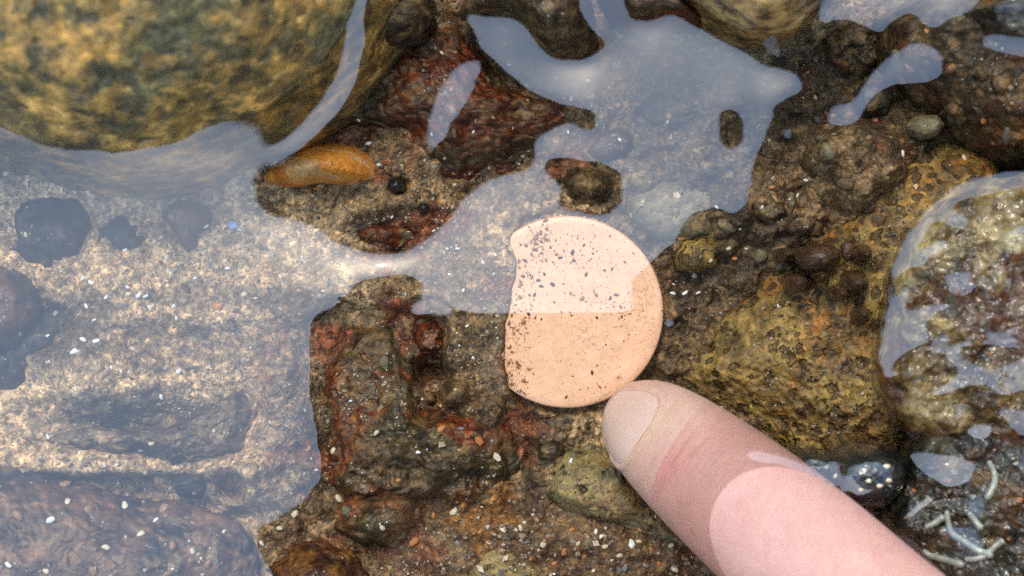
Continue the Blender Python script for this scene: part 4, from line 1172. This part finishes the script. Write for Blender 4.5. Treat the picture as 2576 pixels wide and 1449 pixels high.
# where the finger's skin leaves the water
FINGER_LINE = []
for i in range(0, nr_ - 1):
    for j in range(0, NPH, 2):
        if (ring_v[i, j, 2] <= 0) != (ring_v[i + 1, j, 2] <= 0):
            FINGER_LINE.append((ring_v[i, j, 0], ring_v[i, j, 1]))
FINGER_LINE = FINGER_LINE[:220]

# --- blended solids for the rest of the figure
def blend(name, chains, voxel, smooth=6):
    """chains of (point, radius) merged into one continuous skin"""
    V_, F_, n = [], [], 0
    def ball(c_, r, seg=14, rg=9):
        nonlocal n
        vs_ = [(0, 0, 1)]
        for i in range(1, rg):
            a = math.pi * i / rg
            for j in range(seg):
                b_ = 2 * math.pi * j / seg
                vs_.append((math.sin(a) * math.cos(b_), math.sin(a) * math.sin(b_), math.cos(a)))
        vs_.append((0, 0, -1))
        rad = np.array(r if hasattr(r, "__len__") else (r, r, r))
        V_.append(np.array(vs_) * rad + np.array(c_))
        f = []
        for j in range(seg):
            f.append((0, 1 + j, 1 + (j + 1) % seg))
            for i in range(rg - 2):
                a0, a1 = 1 + i * seg + j, 1 + i * seg + (j + 1) % seg
                f += [(a0, a0 + seg, a1 + seg), (a0, a1 + seg, a1)]
            e = 1 + (rg - 2) * seg
            f.append((len(vs_) - 1, e + (j + 1) % seg, e + j))
        F_.append(np.array(f) + n)
        n += len(vs_)
    for ch in chains:
        for (p0, r0), (p1, r1) in zip(ch[:-1], ch[1:]):
            p0, p1 = Vector(p0), Vector(p1)
            m0 = r0 if not hasattr(r0, "__len__") else min(r0)
            steps = max(1, int((p1 - p0).length / (0.35 * m0)))
            for s in range(steps):
                f = s / steps
                ra = np.array(r0 if hasattr(r0, "__len__") else (r0,) * 3); rb = np.array(r1 if hasattr(r1, "__len__") else (r1,) * 3)
                ball(p0.lerp(p1, f), tuple(ra * (1 - f) + rb * f))
        ball(Vector(ch[-1][0]), ch[-1][1])
    me = mesh_from(name, np.concatenate(V_), np.concatenate(F_))
    o = bpy.data.objects.new(name, me)
    COL.objects.link(o)
    md = o.modifiers.new("r", 'REMESH'); md.mode = 'VOXEL'; md.voxel_size = voxel
    sm = o.modifiers.new("s", 'SMOOTH'); sm.iterations = smooth; sm.factor = 0.5
    bpy.context.view_layer.update()
    dg = bpy.context.evaluated_depsgraph_get()
    out = bpy.data.meshes.new_from_object(o.evaluated_get(dg))
    bpy.data.objects.remove(o)
    out.polygons.foreach_set("use_smooth", np.ones(len(out.polygons), bool))
    return out

K = f_axis(1900)                       # knuckle of the pointing finger
fd = (f_axis(1900) - f_axis(1500)).normalized()
sd_ = Vector((0.62, 0.78, 0)).normalized()       # across the back of the hand, towards the other fingers
wrist = K + Vector((0.055, -0.062, 0.028))
elbow = Vector((0.33, -0.27, 0.20))
hand_ch = [[(wrist, 0.024), (K + sd_ * 0.004 + Vector((0, 0, -0.001)), 0.0135)], [(wrist, 0.024), (K + sd_ * 0.022 + fd * 0.012, 0.013)],
           [(wrist, 0.024), (K + sd_ * 0.042 + fd * 0.023, 0.0125)], [(wrist, 0.023), (K + sd_ * 0.060 + fd * 0.033, 0.0115)],
           [(wrist, 0.025), (elbow, 0.036)]]
for off, r in ((0.023, 0.0098), (0.042, 0.0094), (0.060, 0.0082)):
    k0 = K + sd_ * off + fd * (off * 0.55)
    p1 = k0 - fd * 0.014 + Vector((0, 0, -0.020))
    p2 = p1 + fd * 0.006 + Vector((0, 0, -0.022))
    p3 = p2 + fd * 0.018 + Vector((0, 0, -0.004))
    hand_ch.append([(k0, r * 1.25), (p1, r), (p2, r * 0.95), (p3, r * 0.88)])
tb = wrist - sd_ * 0.016 + Vector((-0.012, 0.012, -0.010))
hand_ch.append([(tb, 0.017), (K - sd_ * 0.020 + Vector((0.012, -0.012, -0.016)), 0.0125), (K - sd_ * 0.006 - fd * 0.018 + Vector((0, 0, -0.026)), 0.0105), (K + sd_ * 0.014 - fd * 0.034 + Vector((0, 0, -0.030)), 0.0095)])
hand_me = blend("hand", hand_ch, 0.0016, 8)
# the holding hand under the phone's lower edge, head and neck
LH = Vector((0.012, -0.075, 0.198))
lwrist, lelbow = Vector((0.030, -0.145, 0.205)), Vector((0.06, -0.36, 0.27))
hold_ch = [[(lelbow, 0.036), (lwrist, 0.026), (LH + Vector((0, 0.005, 0)), (0.036, 0.030, 0.014))]]
for i, xo in enumerate((-0.030, -0.010, 0.011, 0.030)):
    b0 = LH + Vector((xo, 0.022, 0.004))
    hold_ch.append([(b0, 0.0105), (b0 + Vector((0, 0.012, 0.016)), 0.0095), (b0 + Vector((0, 0.032, 0.022 - 0.001 * i)), 0.0085)])
hold_ch.append([(LH + Vector((0.034, -0.01, 0)), 0.013), (LH + Vector((0.052, 0.018, 0.002)), 0.011), (LH + Vector((0.060, 0.042, -0.001)), 0.0095)])
HD = Vector((0.15, -0.19, 0.60))
head_ch = [[(Vector((0.20, -0.36, 0.58)), 0.058), (HD + Vector((0.01, -0.06, -0.01)), 0.056)],
           [(HD, (0.075, 0.085, 0.098))], [(HD + Vector((-0.01, 0.045, -0.055)), (0.052, 0.052, 0.06))], [(HD + Vector((-0.01, 0.075, -0.072)), 0.022)],
           [(HD + Vector((-0.012, 0.096, -0.035)), 0.010), (HD + Vector((-0.014, 0.108, -0.050)), 0.013)],
           [(HD + Vector((-0.075, 0.0, -0.02)), (0.010, 0.018, 0.03))], [(HD + Vector((0.075, 0.0, -0.02)), (0.010, 0.018, 0.03))]]
hold_me = blend("hold", hold_ch, 0.0028, 6)
head_me = blend("head", head_ch, 0.0055, 4)
def arrays(me):
    v = np.empty(len(me.vertices) * 3, np.float32); me.vertices.foreach_get("co", v)
    me.calc_loop_triangles()
    f = np.empty(len(me.loop_triangles) * 3, np.int32); me.loop_triangles.foreach_get("vertices", f)
    return v.reshape(-1, 3), f.reshape(-1, 3)
Vs, Fs, Cs, off = [fin_v], [fin_f], [fin_c], len(fin_v)
for me_ in (hand_me, hold_me, head_me):
    v, f = arrays(me_)
    Vs.append(v); Fs.append(f + off); Cs.append(np.repeat(PINK[None], len(v), 0)); off += len(v)
body_me = mesh_from("body", np.concatenate(Vs), np.concatenate(Fs))
set_col(body_me, np.concatenate(Cs))
body = obj("body", body_me, M['skin'], person)

# nail plate: a thin curved shell lying in the nail bed
def nail_mat():
    m, nt, out = new_mat("nail")
    L = nt.links
    at = N(nt, "ShaderNodeAttribute", attribute_name="tint")
    pr = N(nt, "ShaderNodeBsdfPrincipled")
    L.new(at.outputs["Color"], pr.inputs["Base Color"])
    pr.inputs["Roughness"].default_value = 0.28
    pr.inputs["Subsurface Weight"].default_value = 0.08
    pr.inputs["Subsurface Radius"].default_value = (0.001, 0.0006, 0.0005)
    pr.inputs["Subsurface Scale"].default_value = 1.0
    L.new(pr.outputs[0], out.inputs[0])
    return m
nv, nc, NQ, NA = [], [], 30, 28
for layer in (0.00013, -0.00025):
    for i in range(NQ):
        q = 0.02 + 1.0 * i / (NQ - 1)
        t = NAIL_T0 + (NAIL_T1 - NAIL_T0) * q
        hw = NAIL_HW * (0.72 + 0.33 * min(1, q * 2.2)) * (1 if q < 0.72 else math.sqrt(max(0.0, 1 - ((q - 0.72) / 0.302) ** 2)))
        hw *= min(1.0, 0.80 + q * 2.0)
        c0, c1 = f_axis(max(t - 6, 0)), f_axis(t + 6)
        d = (c1 - c0).normalized()
        side = Vector((0, 0, 1)).cross(d).normalized()
        if side.dot(Vector((-0.6, -0.8, 0))) < 0:
            side = -side
        up = d.cross(side)
        if up.z < 0:
            up = -up
        c_ = f_axis(t); k = kz(c_.z)
        w = float(np.interp(t, _ft, F_WS)) * k; bt = float(np.interp(t, _ft, F_BS)) * k
        for j in range(NA):
            a_ = NAIL_PH + hw * (2 * j / (NA - 1) - 1)
            sx, cx_ = math.sin(a_), math.cos(a_)
            rr = (abs(sx) ** 2.25 + abs(cx_) ** 2.25) ** (-1 / 2.25)
            n_ = (side * sx + up * cx_).normalized()
            nv.append(tuple(c_ + side * (w * rr * sx) + up * (bt * rr * cx_) + n_ * (layer - 0.00008)))
            base = np.array((0.63, 0.425, 0.34))
            if q > 0.55:
                f = min(1, (q - 0.55) / 0.3) * 0.5
                base = base * (1 - f) + np.array((0.66, 0.45, 0.40)) * f
            if q < 0.14:
                base = np.array((0.61, 0.43, 0.35))
            nc.append(base)
nf = [tuple(x) for x in grid_faces(NQ, NA)]
nf2 = [(a + NQ * NA, d_ + NQ * NA, c_ + NQ * NA, b + NQ * NA) for a, b, c_, d_ in nf]
top_i = np.arange(NQ * NA).reshape(NQ, NA)
rim = list(top_i[0, :]) + list(top_i[1:, -1]) + list(top_i[-1, -2::-1]) + list(top_i[-2:0:-1, 0])
nf3 = [(rim[i], rim[i] + NQ * NA, rim[(i + 1) % len(rim)] + NQ * NA, rim[(i + 1) % len(rim)]) for i in range(len(rim))]
nail_me = mesh_from("fingernail", np.array(nv), np.array(nf + nf2 + nf3))
set_col(nail_me, np.array(nc))
nail = obj("fingernail", nail_me, nail_mat(), person)
nail["label"] = "pale glossy nail of the pointing finger"

# clothes, hair
def cloth(name, chains, voxel, col):
    return obj(name, blend(name, chains, voxel, 5), plain_mat(name + "_cloth", col, 0.85, 0.2, var=0.3, scale=60), person)
chest = Vector((0.22, -0.44, 0.50)); hips = Vector((0.30, -0.74, 0.34))
lsh, rsh = Vector((0.06, -0.42, 0.49)), Vector((0.38, -0.40, 0.48))
cloth("jacket", [[(hips, (0.17, 0.13, 0.13)), (chest, (0.19, 0.12, 0.12))], [(lsh, 0.075), (lelbow, 0.055), (lwrist + Vector((0.004, -0.03, 0.003)), 0.040)],
                 [(rsh, 0.075), (elbow, 0.055), (wrist + (elbow - wrist) * 0.22, 0.040)], [(chest + Vector((0, 0.05, 0.05)), 0.10)]], 0.008, (0.018, 0.02, 0.026))
for_knees = [(Vector((0.16, -0.42, 0.26)), Vector((0.17, -0.62, 0.09))), (Vector((0.46, -0.46, 0.26)), Vector((0.44, -0.68, 0.09)))]
cloth("trousers", [[(hips + Vector((-0.09 + 0.18 * i, 0, -0.02)), 0.105), (kn, 0.075), (ank, 0.052)] for i, (kn, ank) in enumerate(for_knees)], 0.008, (0.02, 0.024, 0.035))
for kn, ank in for_knees:
    obj("boot", blend("boot", [[(ank + Vector((0, 0, 0.03)), 0.052), (ank + Vector((0, 0.0, -0.035)), 0.05), (ank + Vector((-0.01, 0.15, -0.045)), (0.045, 0.05, 0.035))]], 0.007, 4), plain_mat("boot_rubber", (0.015, 0.015, 0.015), 0.6), person)
obj("hair", blend("hair", [[(HD + Vector((0.0, -0.018, 0.022)), (0.084, 0.090, 0.092))], [(HD + Vector((0, -0.06, -0.02)), (0.075, 0.05, 0.075))]], 0.006, 3), plain_mat("dark_hair", (0.02, 0.014, 0.01), 0.6), person)
for s in (-1, 1):
    obj("eye", blend("eye", [[(HD + Vector((-0.012 + 0.03 * s, 0.083, -0.012)), 0.0115)]], 0.0016, 2), plain_mat("eye_white", (0.6, 0.58, 0.55), 0.2, var=0.05), person)

# --- the phone held above the pool
PHX0, PHX1, PHY0, PHY1 = -0.0385, 0.1265, -0.064, 0.022
phone = bpy.data.objects.new("phone", None)
COL.objects.link(phone)
phone.location = ((PHX0 + PHX1) / 2, (PHY0 + PHY1) / 2, 0.2035)
tag(phone, "dark phone held over the pool, showing only as a dark mirror image", "phone")
def rounded_slab(name, w, h, z0, z1, r, mat, bev=0.0012, parent=None, loc=None):
    seg, loop = 8, []
    for cx_, cy_, a0_ in ((w / 2 - r, h / 2 - r, 0), (-w / 2 + r, h / 2 - r, 90), (-w / 2 + r, -h / 2 + r, 180), (w / 2 - r, -h / 2 + r, 270)):
        for i in range(seg + 1):
            a = math.radians(a0_ + 90 * i / seg)
            loop.append((cx_ + r * math.cos(a), cy_ + r * math.sin(a), math.cos(a), math.sin(a)))
    rows = []
    for ins, z in ((bev, z0), (bev * 0.3, z0 + bev * 0.3), (0, z0 + bev), (0, z1 - bev), (bev * 0.3, z1 - bev * 0.3), (bev, z1)):
        rows.append([(x - nx_ * ins, y - ny_ * ins, z) for x, y, nx_, ny_ in loop])
    n = len(loop)
    v = [p for row in rows for p in row] + [(0, 0, z0), (0, 0, z1)]
    f = []
    q_ = grid_faces(len(rows), n, True)
    for a, b, c_, d in q_:
        f += [(a, b, c_), (a, c_, d)]
    for i in range(n):
        f.append((len(v) - 2, (i + 1) % n, i))
        f.append((len(v) - 1, (len(rows) - 1) * n + i, (len(rows) - 1) * n + (i + 1) % n))
    return obj(name, mesh_from(name, np.array(v), np.array(f), smooth=False), mat, parent, loc)
m_ph = plain_mat("phone_back", (0.012, 0.012, 0.014), 0.5, 0.3, var=0.1)
pc = phone.location
rounded_slab("body", PHX1 - PHX0, PHY1 - PHY0, 0.0012, 0.0092, 0.0025, m_ph, parent=phone)
rounded_slab("camera_block", 0.030, 0.030, 0.0002, 0.0016, 0.006, plain_mat("camera_block", (0.02, 0.02, 0.022), 0.4), 0.0004, phone, (-pc.x + 0.012, -pc.y + 0.004, 0))
for dx_ in (-0.007, 0.008):
    rounded_slab("lens", 0.009, 0.009, -0.0002, 0.0004, 0.0045, plain_mat("lens_glass", (0.01, 0.01, 0.012), 0.1), 0.0002, phone, (-pc.x + 0.012 + dx_, -pc.y + 0.012, 0))
rounded_slab("screen", PHX1 - PHX0 - 0.006, PHY1 - PHY0 - 0.006, 0.0091, 0.0095, 0.007, plain_mat("screen_glass", (0.02, 0.02, 0.025), 0.1), 0.0001, phone)

# ------------------------------------------------------------------ water: a rippled sheet
# The still surface mirrors the phone and the person above it; ripples tip it towards open sky.
# The ripple heights are solved so that the surface tips skyward over these patches (picture units).
PHONE_Z, PHONE_XL, PHONE_YT = 0.2040, -0.0363, 0.0198
SKY_PATCHES = [
    [(1845, 1140), (1900, 1133), (1990, 1158), (2066, 1190), (2095, 1140), (2106, 1142), (2085, 1205), (2060, 1212), (1990, 1178), (1900, 1156)],
    [(2120, 1150), (2134, 1152), (2100, 1205), (2120, 1260), (2170, 1312), (2155, 1318), (2100, 1272), (2082, 1210)],
    [(-300, 320), (600, 372), (628, 395), (630, 430), (636, 500), (662, 542), (780, 568), (830, 608), (900, 640), (1000, 650), (1050, 622), (1095, 588), (1130, 556), (1165, 498), (1235, 450),
     (1330, 428), (1352, 388), (1345, 360), (1375, 330), (1435, 308), (1480, 332), (1503, 322), (1498, 272), (1420, 262), (1340, 228), (1270, 172), (1222, 124), (1200, 62), (1150, 40), (1290, 46),
     (1318, 70), (1362, 132), (1400, 154), (1470, 154), (1532, 118), (1484, 62), (1460, 10), (1470, -60), (1560, -60), (1580, 50), (1640, 56), (1690, 34), (1800, 98), (1880, 138), (1910, 166), (1992, 182), (2012, 222),
     (1950, 262), (1942, 306), (1900, 402), (1882, 505), (1850, 544), (1800, 520), (1738, 540), (1705, 605), (1660, 640), (1600, 700), (1600, 788), (1030, 788), (1062, 742), (1042, 690), (1000, 680), (900, 702), (868, 742), (855, 772),
     (792, 792), (780, 830), (782, 1000), (800, 1100), (812, 1200), (762, 1262), (690, 1312), (640, 1332), (650, 1382), (700, 1470), (720, 1600), (-300, 1600)],
    [(1205, 146), (1150, 165), (1100, 230), (1076, 300), (1100, 334), (1152, 292), (1192, 222)],
    [(1078, 308), (1132, 308), (1122, 352), (1080, 378)],
    [(2310, 102), (2362, 130), (2372, 182), (2330, 212), (2240, 212), (2190, 242), (2162, 300), (2132, 322), (2084, 312), (2090, 268), (2150, 258), (2200, 180), (2262, 130)],
    [(2058, 62), (2080, 0), (2090, -80), (2500, -80), (2440, 30), (2385, 38), (2362, 78), (2322, 62), (2302, 22), (2252, 40), (2212, 88), (2180, 62), (2120, 40)],
    [(885, -60), (940, -60), (905, 50), (917, 92), (905, 142), (892, 205), (852, 275), (792, 335), (748, 366), (705, 384), (660, 388), (720, 352), (800, 268), (850, 188), (872, 108), (880, 40)],
    [(2462, 102), (2500, 90), (2576, 104), (2640, 108), (2640, 138), (2560, 132), (2500, 120)],
    [(2600, 425), (2500, 440), (2400, 470), (2330, 528), (2280, 590), (2245, 670), (2230, 780), (2214, 850), (2200, 930), (2222, 900), (2244, 800), (2258, 712), (2288, 672), (2332, 590), (2372, 524), (2450, 492), (2600, 466)],
    [(1782, 688), (1818, 688), (1812, 722), (1782, 716)], [(1672, 790), (1702, 800), (1698, 836), (1672, 834)], [(1968, 318), (1990, 318), (1992, 362), (1972, 366)],
]
# broken glints on the wet rocks, given in two enlarged picture windows
_g1 = [[(550, 430), (590, 370), (660, 345), (690, 400), (780, 430), (820, 480), (760, 520), (690, 545), (640, 500), (560, 480)],
       [(615, 545), (660, 590), (760, 590), (880, 590), (960, 650), (960, 700), (890, 640), (780, 620), (660, 615)],
       [(370, 800), (430, 710), (520, 640), (600, 610), (670, 640), (640, 680), (520, 740), (460, 830), (400, 860)],
       [(290, 970), (390, 960), (340, 1050), (300, 1180), (230, 1170)],
       [(160, 1200), (260, 1170), (400, 1160), (500, 1130), (700, 1100), (760, 1140), (560, 1180), (470, 1260), (480, 1330), (520, 1400), (440, 1449), (150, 1449)],
       [(990, 920), (1060, 890), (1130, 920), (1120, 1000), (1190, 1060), (1170, 1120), (1080, 1200), (1110, 1100), (1080, 1000), (1030, 1000), (1020, 1090), (970, 1090)],
       [(860, 1290), (960, 1230), (1050, 1190), (1060, 1230), (970, 1290), (900, 1310)], [(730, 1420), (800, 1370), (900, 1350), (1000, 1340), (1240, 1250), (1300, 1470), (700, 1449)],
       [(1060, 560), (1221, 500), (1300, 500), (1300, 680), (1130, 680), (1070, 620)], [(600, 880), (720, 860), (950, 880), (980, 930), (850, 1000), (790, 1070), (680, 1060), (620, 980)]]
_g2 = [[(390, 600), (560, 480), (640, 450), (740, 500), (830, 560), (760, 640), (640, 690), (560, 740), (430, 680)],
       [(960, 300), (1300, 350), (1500, 380), (1610, 440), (1560, 560), (1480, 650), (1300, 680), (1150, 600), (1000, 450)],
       [(1420, 150), (1560, 80), (1750, 60), (1740, 180), (1640, 260), (1500, 240)], [(1830, 100), (1995, 50), (2050, 50), (2050, 260), (1900, 200)],
       [(900, 950), (1000, 820), (1130, 720), (1250, 700), (1180, 800), (1060, 880), (960, 980)], [(1140, 950), (1300, 870), (1340, 890), (1260, 960)]]
SKY_PATCHES += [[(2180 + a * 0.3241, 402.5 + b * 0.3241) for a, b in p_] for p_ in _g1]
_g3 = [[(1900, 110), (2010, 130), (2080, 200), (2090, 260), (1990, 330), (1880, 440), (1850, 430), (1880, 300)], [(1850, 440), (2060, 410), (2040, 440), (1880, 470)],
       [(2180, 280), (2280, 290), (2240, 350), (2400, 400), (2500, 380), (2640, 290), (2640, 520), (2440, 560), (2400, 480), (2300, 500), (2200, 540), (2080, 560), (2090, 520), (2180, 480), (2240, 420), (2170, 350)],
       [(2420, 570), (2500, 600), (2640, 600), (2640, 720), (2520, 700), (2430, 640)]]
SKY_PATCHES += [[(1288 + a * 0.5, 724.5 + b * 0.5) for a, b in p_] for p_ in _g3]
SKY_PATCHES += [[(2012.4 + a * 0.2824, 1039.7 + b * 0.2824) for a, b in p_] for p_ in _g2]
DARK_PATCHES = [[(600, 352), (690, 300), (755, 230), (800, 140), (840, 60), (868, 60), (855, 150), (800, 262), (730, 335), (660, 386), (600, 382)],
                [(1372, 398), (1500, 402), (1562, 432), (1560, 505), (1532, 540), (1470, 535), (1400, 520), (1420, 470), (1372, 430)],
                [(1815, 270), (1850, 268), (1872, 320), (1860, 372), (1822, 380), (1808, 320)],
                [(1290, 585), (1500, 560), (1660, 640), (1640, 700), (1420, 690), (1300, 660)][:0]]

def inside(poly, x, y):
    res = np.zeros(x.shape, bool)
    for (x0, y0), (x1, y1) in zip(poly, poly[1:] + poly[:1]):
        if y0 == y1:
            continue
        c_ = ((y0 > y) != (y1 > y)) & (x < (x1 - x0) * (y - y0) / (y1 - y0) + x0)
        res ^= c_
    return res

WX, WY = np.meshgrid(wx, wy)
WU, WV = 1288 + WX / kz(0), 724.5 - WY / kz(0)
Mk = np.zeros(WX.shape, bool)
for p_ in SKY_PATCHES:
    Mk |= inside(p_, WU, WV)
for p_ in DARK_PATCHES:
    if p_:
        Mk &= ~inside(p_, WU, WV)
Mk = Mk.astype(float)
def blur(a, n=1):
    for _ in range(n):
        a = (np.pad(a, 1, mode='edge')[:-2, 1:-1] + 2 * a + np.pad(a, 1, mode='edge')[2:, 1:-1]) / 4
        a = (np.pad(a, 1, mode='edge')[1:-1, :-2] + 2 * a + np.pad(a, 1, mode='edge')[1:-1, 2:]) / 4
    return a
Mk = blur(Mk, 2)
mag = 1 + PHONE_Z / CAM_H
kx = np.fft.fftfreq(len(wx), W_STEP)[None, :] * 2 * np.pi
ky = np.fft.fftfreq(len(wy), W_STEP)[:, None] * 2 * np.pi
K2 = kx ** 2 + ky ** 2
pre = 1.0 / (K2 + (2 * np.pi / 0.03) ** 2) / (1 + (K2 * 0.0006 ** 2)) 
def sky_score(hx, hy):
    a = PHONE_XL - (WX * mag - 2 * PHONE_Z * hx)
    b = (WY * mag - 2 * PHONE_Z * hy) - PHONE_YT
    return a, b
hgt = np.zeros_like(WX)
wgt = ((np.abs(WX) < 0.0505) & (np.abs(WY) < 0.0292)) * 1.0
wgt = wgt * (1 - inside([(-300, -200), (780, -200), (770, 20), (720, 140), (620, 250), (520, 300), (0, 310), (-300, 310)], WU, WV))
wgt = wgt * (1 - inside([(1800, -200), (2050, -200), (2000, -10), (1930, 40), (1850, 10)], WU, WV))
wgt = np.maximum(wgt, 0.04)
wsig = 0.005
mom = np.zeros_like(hgt)
for it in range(260):
    hy, hx = np.gradient(hgt, W_STEP)
    a, b = sky_score(hx, hy)
    ta = 1 / (1 + np.exp(-(a - b) / 0.004))
    s_ = ta * a + (1 - ta) * b
    B = 1 / (1 + np.exp(-np.clip(s_ / wsig, -40, 40)))
    # pull the score itself towards +-margin so far-off places still get a push
    tgt = np.where(Mk > 0.5, 0.0062, -0.0045)
    e = np.where(Mk > 0.5, np.minimum(s_ - tgt, 0), np.maximum(s_ - tgt, 0))
    e = np.clip(e, -0.02, 0.02)
    e = e * wgt
    gx = e * ta * 2 * PHONE_Z
    gy = e * (1 - ta) * (-2 * PHONE_Z)
    grad = -(np.gradient(gx, W_STEP, axis=1) + np.gradient(gy, W_STEP, axis=0))
    gf = np.real(np.fft.ifft2(np.fft.fft2(grad) * pre))
    mom = 0.85 * mom - gf
    hgt = (hgt + 0.9 * mom) * 0.996
hgt = blur(hgt, 1)
# calm towards the pool's edges, plus a faint shiver
fade_ = (1 - sstep(0.052, 0.058, np.abs(WX))) * (1 - sstep(0.0305, 0.0355, np.abs(WY)))
hgt = hgt * fade_
ox = []
d_, x_ = W_STEP, wx[-1]
while x_ < 0.30:
    d_ *= 1.12; x_ += d_; ox.append(x_)
oy = []
d_, y_ = W_STEP, wy[-1]
while y_ < 0.30:
    d_ *= 1.12; y_ += d_; oy.append(y_)
gx_ = np.concatenate([-np.array(ox)[::-1], wx, ox])
gy_ = np.concatenate([-np.array(oy)[::-1], wy, oy])
GX, GY = np.meshgrid(gx_, gy_)
GZ = np.zeros_like(GX)
GZ[len(oy):len(oy) + len(wy), len(ox):len(ox) + len(wx)] = hgt
GZ = GZ + 0.000012 * fbm(GX, GY, GX * 0, 0.012, 2, 21.0)
# the surface clings to the finger where that leaves the water
if FINGER_LINE is not None:
    fl = FINGER_LINE
    dmin = np.full(GX.shape, 1.0)
    for px_, py_ in fl:
        dmin = np.minimum(dmin, np.hypot(GX - px_, GY - py_))
    GZ = GZ + 0.00006 * np.exp(-dmin / 0.0008)
w_me = mesh_from("water", np.stack([GX, GY, GZ], -1).reshape(-1, 3), grid_faces(len(gy_), len(gx_)))
def water_mat():
    m, nt, out = new_mat("clear_water")
    L = nt.links
    lw = N(nt, "ShaderNodeLayerWeight"); lw.inputs["Blend"].default_value = 0.5
    p5 = maths(nt, 'POWER', lw.outputs["Facing"], 5.0)
    fac = maths(nt, 'ADD', maths(nt, 'MULTIPLY', p5, 1 - WATER_F0), WATER_F0)
    tr = N(nt, "ShaderNodeBsdfTransparent"); tr.inputs["Color"].default_value = (0.965, 0.955, 0.925, 1)
    gl = N(nt, "ShaderNodeBsdfGlossy"); gl.inputs["Roughness"].default_value = 0.0
    mx = N(nt, "ShaderNodeMixShader")
    L.new(fac, mx.inputs[0]); L.new(tr.outputs[0], mx.inputs[1]); L.new(gl.outputs[0], mx.inputs[2])
    L.new(mx.outputs[0], out.inputs[0])
    return m
WATER_F0 = 0.125
tag(obj("water", w_me, water_mat()), "clear rippled water filling the tide pool, mirroring patches of sky", None, None, "structure")
